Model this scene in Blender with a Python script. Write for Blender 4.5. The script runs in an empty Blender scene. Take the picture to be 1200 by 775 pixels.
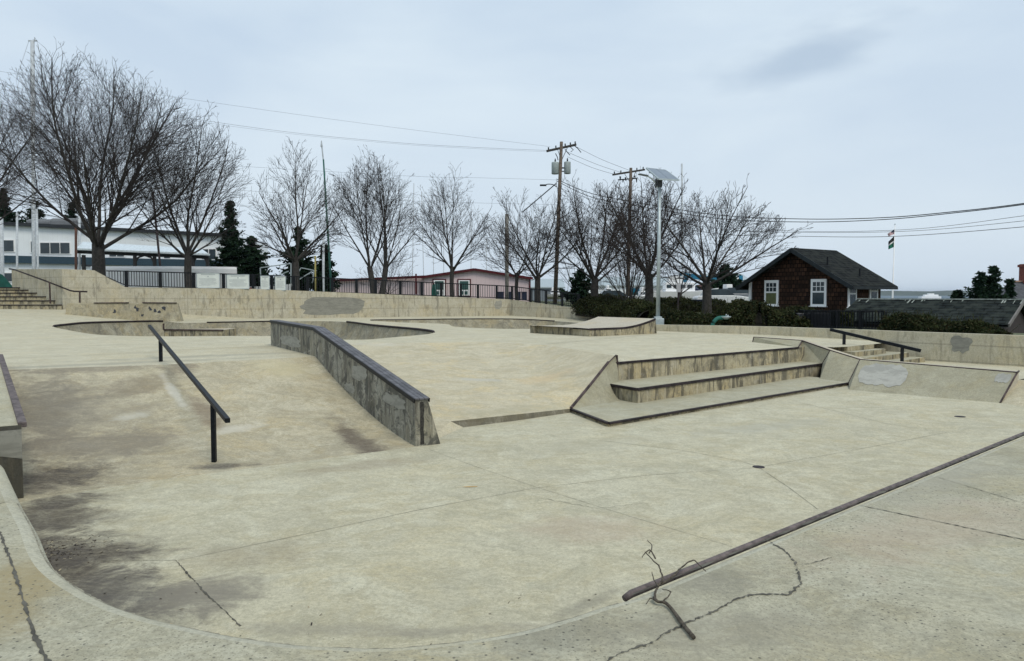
import bpy, math, random
from mathutils import Vector, Matrix, noise as mnoise
from mathutils.geometry import delaunay_2d_cdt
R = math.radians
rnd = random.Random(7)
sc = bpy.context.scene
COL = sc.collection
# ------------------------------------------------------------------ camera
F = 880.0; CX = 600.0; CY = 387.5; EYE = 1.5; HOR = 345.0
PITCH = math.atan((CY - HOR) / F)
cam_d = bpy.data.cameras.new('camera'); cam = bpy.data.objects.new('camera', cam_d); COL.objects.link(cam)
cam.location = (0, 0, EYE); cam.rotation_euler = (math.pi/2 - PITCH, 0, 0)
cam_d.sensor_width = 36; cam_d.lens = 36 * F / 1200; cam_d.clip_end = 20000; cam_d.clip_start = 0.05
sc.camera = cam

def ray(px, py):
    x = (px - CX) / F; y = (CY - py) / F
    c, s = math.cos(PITCH), math.sin(PITCH)
    return Vector((x, c + y * s, y * c - s))
def at(px, py, z):                      # ground point at height z
    d = ray(px, py); t = (z - EYE) / d.z
    return Vector((d.x * t, d.y * t, z))
def atD(px, py, Y):                     # point at depth Y
    d = ray(px, py); t = Y / d.y
    return Vector((d.x * t, Y, EYE + d.z * t))

def gauss_field(ctrl, sig):
    def f(x, y):
        sw = 0; sv = 0; m = 1e18
        for (a, b, z) in ctrl:
            d = ((x-a)**2 + (y-b)**2)
            if d < m: m = d
        for (a, b, z) in ctrl:
            d = ((x-a)**2 + (y-b)**2)
            w = math.exp(-(d - m) / (2*sig*sig)); sw += w; sv += w*z
        return sv / sw
    return f
zp = gauss_field([(2.4,16.7,.0),(5.4,19,0),(8.1,21.3,0),(11,23,0),(6,29.4,.08),(10,27,.04),(-4.2,16.1,.2),(-6.4,19.9,.14),(-6.5,14.4,.14),
    (-8.8,13.6,.14),(-12,13.5,.14),(-2,21.3,.12),(0,23,.08),(0,50,.08),(-15,45,.04),(-8,48,.06),(6,45,-.12),(3,36,0),(-25.5,42,.68),(-32,42,.7),(-42,42,.7),(-24,37,.4),
    (-30,36,.5),(-19,40,.05),(-20,30,.12),(-14,24,.12),(-30,24,.2),(-14,33,.05),(-7,28,.08),(1,29,.04),(-14,17,.14)], 2.6)
def onp(px, py):                        # pixel to the platform surface
    z = 0.05
    for _ in range(25):
        p = at(px, py, min(z, 1.2)); z = .5*z + .5*zp(p.x, p.y)
    p = at(px, py, z); p.z = zp(p.x, p.y); return p
FL = -.78

# ------------------------------------------------------------------ helpers
def tag(o, label=None, cat=None, group=None, kind=None):
    if label: o['label'] = label
    if cat: o['category'] = cat
    if group: o['group'] = group
    if kind: o['kind'] = kind
    return o
def empty(name, loc, label, cat, group=None, rz=0):
    o = bpy.data.objects.new(name, None); COL.objects.link(o); o.location = loc; o.rotation_euler = (0, 0, rz)
    o.empty_display_size = .2
    return tag(o, label, cat, group)

class MB:
    def __init__(s): s.v = []; s.f = []; s.m = []
    def add(s, vs, fs, mi=0):
        n = len(s.v); s.v += [tuple(v) for v in vs]
        for f in fs: s.f.append(tuple(i + n for i in f)); s.m.append(mi)
    def box(s, c, size, rz=0, M=None, mi=0):
        x, y, z = [a/2 for a in size]
        vs = [Vector((i*x, j*y, k*z)) for i in (-1,1) for j in (-1,1) for k in (-1,1)]
        rot = M if M is not None else Matrix.Rotation(rz, 3, 'Z')
        vs = [rot @ v + Vector(c) for v in vs]
        s.add(vs, [(0,1,3,2),(4,6,7,5),(0,4,5,1),(2,3,7,6),(0,2,6,4),(1,5,7,3)], mi)
    def bar(s, a, b, w, h, mi=0):       # box beam from a to b, w sideways, h up
        a = Vector(a); b = Vector(b); d = (b-a); L = d.length; d.normalize()
        side = d.cross(Vector((0,0,1)))
        if side.length < 1e-4: side = Vector((1,0,0))
        side.normalize(); up = side.cross(d)
        M = Matrix((side, d, up)).transposed()
        s.box((a+b)/2, (w, L, h), M=M, mi=mi)
    def prism(s, poly, z0, z1, mi=0):   # poly list of (x,y); z0,z1 number or list
        n = len(poly)
        a = [(p[0], p[1], z0[i] if isinstance(z0, (list,tuple)) else z0) for i, p in enumerate(poly)]
        b = [(p[0], p[1], z1[i] if isinstance(z1, (list,tuple)) else z1) for i, p in enumerate(poly)]
        fs = [tuple(range(n-1,-1,-1)), tuple(range(n, 2*n))] + [(i, (i+1)%n, n+(i+1)%n, n+i) for i in range(n)]
        s.add(a+b, fs, mi)
    def tube(s, pts, r, n=6, mi=0, cap=True):
        pts = [Vector(p) for p in pts]; k = len(pts)
        rs = r if isinstance(r, (list,tuple)) else [r]*k
        vs = []
        for i, p in enumerate(pts):
            d = pts[min(i+1,k-1)] - pts[max(i-1,0)]
            if d.length < 1e-7: d = Vector((0,0,1))
            d.normalize()
            ref = Vector((0,0,1)) if abs(d.z) < .9 else Vector((1,0,0))
            u = d.cross(ref).normalized(); w = d.cross(u)
            for j in range(n):
                a = 2*math.pi*j/n
                vs.append(p + (u*math.cos(a) + w*math.sin(a))*rs[i])
        fs = [(i*n+j, i*n+(j+1)%n, (i+1)*n+(j+1)%n, (i+1)*n+j) for i in range(k-1) for j in range(n)]
        if cap: fs += [tuple(range(n-1,-1,-1)), tuple((k-1)*n+j for j in range(n))]
        s.add(vs, fs, mi)
    def grid(s, rows, mi=0):            # rows of equal length of points
        n = len(rows[0]); vs = [p for r in rows for p in r]
        s.add(vs, [(i*n+j, i*n+j+1, (i+1)*n+j+1, (i+1)*n+j) for i in range(len(rows)-1) for j in range(n-1)], mi)
    def build(s, name, mats, parent=None, smooth=False, loc=None, bevel=0):
        me = bpy.data.meshes.new(name)
        if parent is not None:
            bpy.context.view_layer.update() if False else None
            mw = Matrix.Translation(parent_world(parent)).inverted() if True else None
            vs = [tuple(mw @ Vector(v)) for v in s.v]
        elif loc is not None:
            l = Vector(loc); vs = [tuple(Vector(v)-l) for v in s.v]
        else: vs = s.v
        me.from_pydata(vs, [], s.f); me.validate()
        if not isinstance(mats, (list,tuple)): mats = [mats]
        for m in mats: me.materials.append(m)
        if len(mats) > 1 and len(me.polygons) == len(s.m): me.polygons.foreach_set('material_index', s.m)
        if smooth: me.polygons.foreach_set('use_smooth', [True]*len(me.polygons))
        o = bpy.data.objects.new(name, me); COL.objects.link(o)
        if parent is not None: o.parent = parent
        elif loc is not None: o.location = loc
        if bevel:
            b = o.modifiers.new('bevel', 'BEVEL'); b.width = bevel; b.segments = 2; b.limit_method = 'ANGLE'; b.angle_limit = R(35)
        return o
def parent_world(o):
    v = Vector(o.location)
    while o.parent is not None: o = o.parent; v += Vector(o.location)
    return v
def inside(p, poly):
    x, y = p[0], p[1]; c = False; n = len(poly); j = n-1
    for i in range(n):
        xi, yi = poly[i][0], poly[i][1]; xj, yj = poly[j][0], poly[j][1]
        if (yi > y) != (yj > y) and x < (xj-xi)*(y-yi)/(yj-yi)+xi: c = not c
        j = i
    return c
def dist_poly(p, poly):
    best = 1e9; n = len(poly); px, py = p[0], p[1]
    for i in range(n):
        ax, ay = poly[i][0], poly[i][1]; bx, by = poly[(i+1)%n][0], poly[(i+1)%n][1]
        dx, dy = bx-ax, by-ay; L = dx*dx+dy*dy
        t = 0 if L == 0 else max(0, min(1, ((px-ax)*dx+(py-ay)*dy)/L))
        d = math.hypot(px-ax-dx*t, py-ay-dy*t)
        if d < best: best = d
    return best
def fill(outer, holes, zf, step, mindist=.5, zb=None):
    """triangulated sheet; zf(x,y) gives heights of inner points, boundary heights from tuples (or zf)"""
    V = []; Z = []; E = []
    for loop in [outer] + holes:
        n0 = len(V); n = len(loop)
        for p in loop:
            V.append(Vector((p[0], p[1]))); Z.append(p[2] if len(p) > 2 else zf(p[0], p[1]))
        E += [(n0+i, n0+(i+1)%n) for i in range(n)]
    xs = [p[0] for p in outer]; ys = [p[1] for p in outer]
    x = min(xs)
    k = 0
    while x < max(xs):
        y = min(ys) + (step/2 if k % 2 else 0); k += 1
        while y < max(ys):
            if inside((x,y), outer) and not any(inside((x,y), h) for h in holes):
                if min(dist_poly((x,y), l) for l in [outer]+holes) > step*mindist:
                    V.append(Vector((x,y))); Z.append(zf(x,y))
            y += step
        x += step
    r = delaunay_2d_cdt(V, E, [], 0, 1e-6)
    ov, tris, orig = r[0], r[2], r[3]
    out = []
    for i, v in enumerate(ov):
        z = Z[orig[i][0]] if orig[i] else zf(v.x, v.y)
        out.append((v.x, v.y, z))
    fs = []
    for t in tris:
        c = (sum(out[i][0] for i in t)/3, sum(out[i][1] for i in t)/3)
        if inside(c, outer) and not any(inside(c, h) for h in holes):
            a, b, c3 = [Vector(out[i]) for i in t]
            fs.append(tuple(t) if (b-a).cross(c3-a).z > 0 else tuple(reversed(t)))
    m = MB(); m.add(out, fs); return m
def catmull(pts, n=6, closed=False):
    P = [Vector(p) for p in pts]; out = []; k = len(P)
    rng = range(k) if closed else range(k-1)
    for i in rng:
        if closed: a, b, c, d = P[(i-1)%k], P[i], P[(i+1)%k], P[(i+2)%k]
        else: a, b, c, d = P[max(i-1,0)], P[i], P[i+1], P[min(i+2,k-1)]
        for j in range(n):
            t = j/n
            out.append(.5*((2*b)+(c-a)*t+(2*a-5*b+4*c-d)*t*t+(3*b-a-3*c+d)*t**3))
    if not closed: out.append(P[-1])
    return out
def resample(pts, n):
    P = [Vector(p) for p in pts]; L = [0]
    for i in range(1, len(P)): L.append(L[-1] + (P[i]-P[i-1]).length)
    out = []
    for k in range(n):
        t = L[-1]*k/(n-1); i = 1
        while i < len(P)-1 and L[i] < t: i += 1
        s = (t-L[i-1])/max(1e-9, L[i]-L[i-1]); out.append(P[i-1].lerp(P[i], s))
    return out

# ------------------------------------------------------------------ materials
class NT:
    def __init__(s, name):
        s.m = bpy.data.materials.new(name); s.m.use_nodes = True; s.t = s.m.node_tree; s.n = s.t.nodes
        s.b = s.n['Principled BSDF']
        s.geo = s.n.new('ShaderNodeNewGeometry'); s.pos = s.geo.outputs['Position']
    def link(s, a, b): s.t.links.new(a, b)
    def val(s, x, sock):
        if isinstance(x, (int,float)): sock.default_value = x
        elif isinstance(x, (tuple,list)): sock.default_value = (x[0],x[1],x[2],1) if len(sock.default_value) == 4 else x
        else: s.link(x, sock)
    def math(s, op, a, b=0, c=None, clamp=False):
        n = s.n.new('ShaderNodeMath'); n.operation = op; n.use_clamp = clamp
        s.val(a, n.inputs[0]); s.val(b, n.inputs[1])
        if c is not None: s.val(c, n.inputs[2])
        return n.outputs[0]
    def mapping(s, scale=(1,1,1), rot=(0,0,0), loc=(0,0,0), src=None):
        n = s.n.new('ShaderNodeMapping'); s.link(src or s.pos, n.inputs[0])
        n.inputs['Scale'].default_value = scale; n.inputs['Rotation'].default_value = rot; n.inputs['Location'].default_value = loc
        return n.outputs[0]
    def noise(s, scale, detail=4, rough=.55, vec=None, dist=0):
        n = s.n.new('ShaderNodeTexNoise'); s.link(vec or s.pos, n.inputs['Vector'])
        n.inputs['Scale'].default_value = scale; n.inputs['Detail'].default_value = detail; n.inputs['Roughness'].default_value = rough
        n.inputs['Distortion'].default_value = dist
        return n.outputs['Fac']
    def voro(s, scale, vec=None, feat='F1', out='Distance'):
        n = s.n.new('ShaderNodeTexVoronoi'); n.feature = feat; n.voronoi_dimensions = '2D'; s.link(vec or s.pos, n.inputs['Vector']); n.inputs['Scale'].default_value = scale
        return n.outputs[out]
    def ramp(s, fac, a, b, lo=0, hi=1):      # smooth remap a..b -> lo..hi
        n = s.n.new('ShaderNodeMapRange'); n.interpolation_type = 'SMOOTHSTEP'
        s.link(fac, n.inputs['Value']); n.inputs['From Min'].default_value = a; n.inputs['From Max'].default_value = b
        n.inputs['To Min'].default_value = lo; n.inputs['To Max'].default_value = hi
        return n.outputs['Result']
    def mix(s, fac, a, b, mode='MIX'):
        n = s.n.new('ShaderNodeMix'); n.data_type = 'RGBA'; n.blend_type = mode
        s.val(fac, n.inputs[0]); s.val(a, n.inputs[6]); s.val(b, n.inputs[7]); return n.outputs[2]
    def out(s, col, rough=.8, bump=None, bstr=.2, bdist=.01, metal=0, spec=None):
        s.val(col, s.b.inputs['Base Color']); s.val(rough, s.b.inputs['Roughness']); s.b.inputs['Metallic'].default_value = metal
        if spec is not None: s.b.inputs['Specular IOR Level'].default_value = spec
        if bump is not None:
            n = s.n.new('ShaderNodeBump'); n.inputs['Strength'].default_value = bstr; n.inputs['Distance'].default_value = bdist
            s.link(bump, n.inputs['Height']); s.link(n.outputs[0], s.b.inputs['Normal'])
        return s.m

def concrete(name, base, dark=.62, warm=.25, streak_rot=None, stains=(), pits=0, vert=0, forms=None, contrast=1.0, blotch=0):
    t = NT(name)
    big = t.noise(.35, 5, .6); med = t.noise(1.7, 7, .68, dist=.6); fine = t.noise(34, 6, .75)
    K = contrast*1.22; sc_ = lambda f: tuple(b*f for b in base)
    c = t.mix(t.ramp(big, .40, .62, 0, .5*K), base, sc_(dark))
    c = t.mix(t.ramp(med, .46, .60, 0, .42*K), c, (base[0]*.80, base[1]*.75, base[2]*.64))
    c = t.mix(t.ramp(t.noise(.8, 6, .65, vec=t.mapping(loc=(31,7,3))), .5, .62, 0, warm), c, (base[0]*1.12, base[1]*1.0, base[2]*.76))
    c = t.mix(t.ramp(t.noise(.9, 8, .7, vec=t.mapping(loc=(3,47,3)), dist=1.0), .52, .60, 0, .45*K), c, (base[0]*1.16, base[1]*1.19, base[2]*1.24))
    if streak_rot is not None:      # trowel and brush sweeps, weak and curved
        warp = t.n.new('ShaderNodeTexNoise'); warp.inputs['Scale'].default_value = .9; warp.inputs['Detail'].default_value = 2; t.link(t.pos, warp.inputs['Vector'])
        wm = t.n.new('ShaderNodeVectorMath'); wm.operation = 'MULTIPLY_ADD'; t.link(warp.outputs['Color'], wm.inputs[0]); wm.inputs[1].default_value = (1.6,1.6,0); t.link(t.pos, wm.inputs[2]); wp = wm.outputs[0]
        for k, (rz, sx, sy, ds) in enumerate(((streak_rot, 1.0, 3.2, .6), (streak_rot+1.3, 1.8, 7, .6), (streak_rot-.6, 3.5, 16, .4), (streak_rot+.5, 2.2, 9, .8))):
            st = t.noise(1, 8, .74, vec=t.mapping((sx, sy, 1), (0,0,rz), (5*k,9,0), src=wp), dist=ds)
            c = t.mix(t.ramp(st, .50, .60, 0, (.22,.26,.24,.26)[k]*K), c, sc_((.74,1.22,.78,1.25)[k]))
        pm = t.noise(1.6, 9, .72, vec=t.mapping(loc=(14,2,7), src=wp), dist=.3)
        c = t.mix(t.ramp(pm, .53, .60, 0, .33*K), c, (base[0]*1.22, base[1]*1.27, base[2]*1.36))
        pd = t.noise(2.3, 9, .74, vec=t.mapping(loc=(4,22,7), src=wp), dist=.3)
        c = t.mix(t.ramp(pd, .52, .59, 0, .30*K), c, (base[0]*.64, base[1]*.65, base[2]*.62))
    c = t.mix(t.ramp(t.noise(5.5, 8, .78, dist=.8), .49, .58, 0, .26*K), c, sc_(.66))
    c = t.mix(t.ramp(t.noise(8, 9, .8, vec=t.mapping(loc=(7,7,7)), dist=1.0), .53, .59, 0, .26*K), c, sc_(1.3))
    c = t.mix(t.ramp(fine, .46, .60, 0, .5), c, sc_(.55))
    c = t.mix(t.ramp(t.noise(95, 3, .7), .50, .66, 0, .35), c, sc_(.5))
    c = t.mix(t.ramp(t.noise(60, 3, .7, vec=t.mapping(loc=(9,1,4))), .54, .68, 0, .4), c, sc_(1.3))
    if vert:                        # run marks down the face
        v = t.noise(1, 4, .6, vec=t.mapping((4.2, 4.2, .9)), dist=.5)
        v2 = t.noise(1, 4, .7, vec=t.mapping((15, 15, 2.2), loc=(8,3,1)), dist=.3)
        c = t.mix(t.ramp(v, .56-.05*min(vert,1.2), .65-.06*min(vert,1.2), 0, min(.93,.7*vert)), c, (.042,.040,.033))
        c = t.mix(t.ramp(v2, .52, .62, 0, min(.8,.45*vert)), c, (.10,.088,.06))
        v3 = t.noise(1, 4, .6, vec=t.mapping((9, 9, .3), loc=(18,3,1)))
        c = t.mix(t.ramp(v3, .57, .63, 0, .3*vert), c, (.55,.5,.4))
    if blotch:
        bn_ = t.noise(2.6, 8, .7, vec=t.mapping(loc=(2,8,1)), dist=1.2)
        c = t.mix(t.ramp(bn_, .51, .57, 0, blotch), c, (.06,.06,.052))
        c = t.mix(t.ramp(t.noise(3.3, 8, .75, vec=t.mapping(loc=(12,8,1)), dist=.6), .57, .61, 0, blotch*.8), c, (.42,.40,.34))
    if forms:                       # formwork joints: (height, width) along the face
        hz, wx, ang = forms
        sep = t.n.new('ShaderNodeSeparateXYZ'); t.link(t.mapping((1,1,1),(0,0,ang)), sep.inputs[0])
        wob = t.math('MULTIPLY', t.noise(3, 2), .01)
        fz = t.math('ABSOLUTE', t.math('SUBTRACT', t.math('FRACT', t.math('DIVIDE', t.math('ADD', sep.outputs[2], wob), hz)), .5))
        fx = t.math('ABSOLUTE', t.math('SUBTRACT', t.math('FRACT', t.math('DIVIDE', sep.outputs[0], wx)), .5))
        lz = t.ramp(fz, .5-.03/hz, .5-.01/hz, 0, .42); lx = t.ramp(fx, .5-.05/wx, .5-.02/wx, 0, .32)
        c = t.mix(t.math('MAXIMUM', lz, lx), c, tuple(b*.32 for b in base))
    if stains:
        b1_ = t.ramp(t.noise(1, 8, .75, vec=t.mapping((3, 14, 3), (0,0,.5)), dist=1.5), .42, .54, .78, 1)
        b2_ = t.ramp(t.noise(30, 5, .75), .42, .6, .82, 1); brk = t.math('MULTIPLY', b1_, b2_)
    for (sx, sy, rx, ry, rot, col, strg) in stains:
        sep = t.n.new('ShaderNodeVectorMath'); sep.operation = 'LENGTH'
        # centred, rotated, scaled coordinates
        a = t.n.new('ShaderNodeVectorMath'); a.operation = 'SUBTRACT'; t.link(t.pos, a.inputs[0]); a.inputs[1].default_value = (sx, sy, 0)
        mp = t.mapping((1/rx, 1/ry, 0), (0,0,-rot) , src=a.outputs[0])
        mp.node.vector_type = 'TEXTURE'; mp.node.inputs['Scale'].default_value = (rx, ry, 1); mp.node.inputs['Rotation'].default_value = (0,0,rot)
        fl = t.n.new('ShaderNodeVectorMath'); fl.operation = 'MULTIPLY'; t.link(mp, fl.inputs[0]); fl.inputs[1].default_value = (1,1,0)
        t.link(fl.outputs[0], sep.inputs[0])
        wob = t.math('MULTIPLY_ADD', t.noise(2.2, 9, .74, dist=.5), 2.1, -1.05)
        d = t.math('ADD', sep.outputs['Value'], wob)
        c = t.mix(t.math('MULTIPLY', t.ramp(d, .25, 1.0, min(1,strg*1.1), 0), brk), c, col)
    hgt = t.math('ADD', t.math('MULTIPLY', fine, .5), med)
    if pits:
        vd = t.voro(13); sel = t.noise(1.3, 3, vec=t.mapping(loc=(4,4,4)))
        p = t.math('MULTIPLY', t.ramp(vd, .045, .11, 1, 0), t.ramp(sel, .42, .56, 0, pits))
        c = t.mix(p, c, (.07,.065,.05))
        vd2 = t.voro(31); p2 = t.math('MULTIPLY', t.ramp(vd2, .05, .15, 1, 0), t.ramp(t.noise(.9, 4), .42, .58, 0, pits*.85))
        c = t.mix(p2, c, (.12,.11,.085))
    return t.out(c, t.ramp(med, .3, .7, .72, .92), hgt, .35, .012)

def simple(name, col, rough=.6, metal=0, var=.15, scale=6, bstr=.1, spec=None):
    t = NT(name); n = t.noise(scale, 5, .6)
    c = t.mix(t.ramp(n, .3, .7, 0, 1), tuple(x*(1+var) for x in col), tuple(x*(1-var) for x in col))
    return t.out(c, rough, n, bstr, .01, metal, spec)

# floor colours
CB = (.505,.470,.338)
DIRT = (.066,.053,.040); BROWN = (.22,.18,.115); GREY = (.34,.345,.31)
P = lambda px, py, z: at(px, py, z)
def stain(px, py, z, rx, ry, rot, col, s): p = P(px,py,z); return (p.x, p.y, rx, ry, rot, col, s)
M_floor = concrete('pit concrete', CB, .8, .25, .85, stains=[
    (-3.85,6.15,2.7,.70,-.80,DIRT,.97), (-2.9,5.6,1.1,.5,-.75,(.10,.09,.075),.8), stain(60,610,FL,.8,.7,.6,DIRT,.8), stain(95,650,FL,1.0,.7,-.3,DIRT,1), stain(235,700,FL,.5,.42,-.35,(.20,.18,.14),.7), stain(75,590,FL,.6,.6,.5,DIRT,.9),
    stain(250,690,FL,.5,.45,-.3,(.2,.18,.14),.75), stain(400,739,FL,1.2,.14,-.05,(.25,.23,.18),.45), stain(560,738,FL,1.0,.10,.15,(.25,.23,.18),.4), stain(690,708,FL,.6,.12,.8,(.2,.185,.14),.6),
    stain(300,650,FL,.9,.5,.3,BROWN,.4), stain(680,620,FL,.9,.6,.2,(.40,.31,.23),.4), stain(430,545,FL,1.2,.4,.5,(.25,.2,.13),.5), stain(900,500,FL,2.2,.5,.5,(.36,.35,.28),.5), stain(700,520,FL,1.6,.5,.6,(.36,.34,.25),.4)], contrast=1.0)
M_bankL = concrete('left bank concrete', (.46,.41,.285), .72, .5, .85, stains=[
    stain(70,480,-.3,1.8,2.6,.6,(.22,.195,.145),.6), stain(50,470,-.2,1.0,2.2,.6,(.16,.14,.105),.75), stain(110,520,-.6,1.6,1.0,.5,(.18,.155,.115),.7), stain(170,470,-.4,.8,.6,.6,(.19,.155,.10),.6),
    stain(60,560,-.75,.9,.9,.5,DIRT,.95), stain(425,505,-.55,2.0,.30,2.1,(.11,.085,.06),.95), stain(215,440,-.05,.4,.5,.3,(.17,.14,.10),.7),
    stain(110,440,-.0,1.4,.3,.4,(.20,.175,.13),.7), stain(240,485,-.45,1.3,.28,2.2,(.17,.125,.08),.75), stain(330,450,-.3,.8,.8,.3,(.50,.44,.27),.6), stain(255,545,-.75,.6,.2,.3,DIRT,.8),
    stain(205,470,-.35,1.2,.12,2.2,(.6,.57,.48),.7), stain(150,490,-.45,.35,.25,.6,(.5,.48,.40),.7), stain(275,500,-.55,.6,.25,.9,(.55,.52,.43),.7), stain(30,440,0,.5,.5,0,(.12,.11,.09),.8)], contrast=1.35)
M_bankM = concrete('middle bank concrete', (.53,.475,.335), .84, .8, .2, stains=[
    stain(640,440,-.3,.9,.5,.3,(.52,.40,.24),.5), stain(560,440,-.3,.7,.2,0,(.44,.44,.39),.6), stain(440,408,0,1.2,.5,0,(.5,.5,.45),.4),
    stain(620,480,-.66,2.5,.35,.5,(.36,.33,.22),.5)], contrast=1.0)
M_plat = concrete('platform concrete', (.54,.50,.365), .84, .3, 0.05, stains=[
    stain(100,428,.14,4.5,.35,.5,(.27,.26,.21),.55), stain(250,418,.14,3.5,.4,.5,(.30,.285,.22),.6)], contrast=.85)
M_deck = concrete('near deck concrete', (.405,.38,.275), .78, .4, .5, stains=[
    stain(5,700,0,.35,1.2,.3,(.30,.24,.12),.75), stain(650,745,0,.6,.3,.3,(.2,.19,.145),.5), stain(830,680,0,.35,.25,.3,(.17,.16,.125),.5),
    stain(1080,560,0,1.5,.6,.7,(.30,.29,.24),.5), stain(860,740,0,.8,.3,.2,(.24,.22,.17),.4), stain(1100,620,0,1.6,.5,.5,(.40,.32,.235),.45)], pits=.9, contrast=1.15)
M_deckL = concrete('left lip concrete', (.47,.45,.345), .85, .3, .8, pits=.1, contrast=.5)
M_wall = concrete('retaining wall concrete', (.50,.465,.36), .8, .4, vert=.5, forms=(.62, 2.4, 0.0), contrast=.9)
M_wallR = concrete('low wall concrete', (.52,.48,.36), .82, .4, vert=.35, forms=(.5, 1.8, .75), contrast=.8)
M_riser = concrete('stained riser concrete', (.42,.37,.245), .7, .6, vert=1.0, contrast=1.2, blotch=.35)
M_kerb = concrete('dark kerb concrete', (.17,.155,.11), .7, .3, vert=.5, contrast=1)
M_hub = concrete('ledge face concrete', (.30,.29,.235), .55, .2, vert=.9, contrast=1.5, blotch=.75)
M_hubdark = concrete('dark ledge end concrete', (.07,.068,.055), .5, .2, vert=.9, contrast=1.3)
M_tread = concrete('tread concrete', (.42,.395,.285), .75, .3, .7, contrast=.9)
M_ledge = concrete('slanted ledge concrete', (.36,.335,.235), .8, .35, .8, vert=.12, contrast=.8)
M_ledgetop = concrete('ledge top concrete', (.5,.455,.36), .9, .3, contrast=.6)
M_bowl = concrete('bowl concrete', (.33,.305,.22), .6, .6, vert=.35, contrast=1.5, blotch=.3)
M_block = concrete('block concrete', (.40,.36,.25), .75, .5, vert=.3, contrast=1.5, blotch=.3)
def paintpatch(name, col):
    t = NT(name); n = t.noise(1, 6, .7, vec=t.mapping((2,2,9)), dist=.8); n2 = t.noise(14, 6, .7)
    c = t.mix(t.ramp(n, .44, .58), tuple(x*1.1 for x in col), tuple(x*.86 for x in col)); c = t.mix(t.ramp(n2, .5, .66, 0, .45), c, tuple(x*.72 for x in col))
    return t.out(c, .8, n2, .3, .01)
M_runs = simple('black run stain', (.03,.028,.024), .9, 0, .6, 30, .1)
M_patchG = paintpatch('grey paint', (.225,.222,.19)); M_patchL = paintpatch('pale grout', (.34,.335,.295)); M_patchM = paintpatch('middle grey paint', (.29,.285,.245))
M_joint = simple('joint dark', (.09,.085,.068), .95, var=.4); M_jointL = simple('joint faint', (.24,.225,.17), .95, var=.35, scale=9)  # dark tone of the joint, crack and gap lines
M_blackmetal = simple('black painted steel', (.008,.010,.013), .5, 0, .3, 20, .05, .18)
M_coping = simple('worn steel edging', (.12,.098,.095), .7, .1, .5, 11, .3, .3)
M_copingD = simple('dark steel edging', (.028,.021,.023), .6, 0, .5, 5, .1, .2)
M_rust = simple('rusty steel edging', (.060,.042,.040), .65, 0, .6, 6, .2, .25)
M_captop = simple('ledge cap plates', (.10,.098,.108), .55, .1, .4, 6, .15, .35)
M_galv = simple('galvanised steel', (.40,.46,.48), .45, .35, .1, 10, .05)
M_bark = simple('bark', (.040,.037,.034), .95, 0, .35, 7, .5)
M_twig = simple('twigs', (.040,.036,.035), 1, 0, .2, 3, 0, .05)
M_twigR = simple('reddish twigs', (.044,.038,.036), 1, 0, .25, 3, 0, .05)
def leafmat(name, cols, scale=1.3):
    t = NT(name)
    oi = t.n.new('ShaderNodeTexWhiteNoise'); oi.noise_dimensions = '3D'
    n = t.noise(scale, 4, .6); n2 = t.noise(11, 2, .6)
    c = t.mix(t.ramp(n, .42, .58), cols[0], cols[1]); c = t.mix(t.ramp(n2, .45, .7, 0, .8), c, cols[2])
    return t.out(c, .8, spec=.08)
M_hedge = leafmat('hedge leaves', ((.012,.020,.008),(.028,.038,.014),(.055,.042,.02)))
M_conifer = leafmat('conifer needles', ((.008,.022,.013),(.015,.032,.018),(.02,.04,.018)))
M_core = simple('hedge inner shade core', (.02,.018,.012), 1, 0, .3)
M_grass = simple('rough grass', (.075,.085,.035), .95, 0, .35, .6, .3)
M_wood = simple('weathered pole wood', (.11,.085,.065), .9, 0, .35, 5, .3)
M_white = simple('white paint', (.84,.85,.86), .5, 0, .03, 2, .02)
M_roofd = simple('dark roof edge', (.02,.024,.03), .7)
M_glassd = simple('dark window glass', (.025,.04,.05), .12, 0, .3, 1.2, 0, .6)
M_teal = simple('teal canvas', (.006,.095,.075), .7, 0, .25, 2)
M_blue = simple('blue canvas', (.008,.014,.045), .6, 0, .3, 2)
M_cyan = simple('cyan lift paint', (.01,.17,.30), .5, 0, .2, 2)
M_redbrick = simple('brick', (.20,.06,.045), .9, 0, .3, 6)
M_signw = simple('sign white', (.62,.66,.63), .45, 0, .04, 5, 0)
M_text = simple('sign lettering', (.10,.13,.15), .6)
def sidingmat(name, col, pitch, ang=0, dark=.7, width=.08):
    t = NT(name); sep = t.n.new('ShaderNodeSeparateXYZ'); t.link(t.mapping((1,1,1),(0,0,ang)), sep.inputs[0])
    f = t.math('FRACT', t.math('DIVIDE', sep.outputs[0], pitch))
    c = t.mix(t.ramp(f, 0, width, .8, 0), col, tuple(x*dark for x in col)); c = t.mix(t.ramp(t.noise(.7,4), .4,.75,0,.3), c, tuple(x*.8 for x in col))
    return t.out(c, .6)
M_pink = sidingmat('pink metal siding', (.68,.55,.56), .45)
M_shed = sidingmat('white metal siding', (.80,.84,.87), .5, 0, .85)
M_redtrim = simple('dark red trim', (.085,.02,.025), .7, 0, .2, 3, 0, .1)
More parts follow.
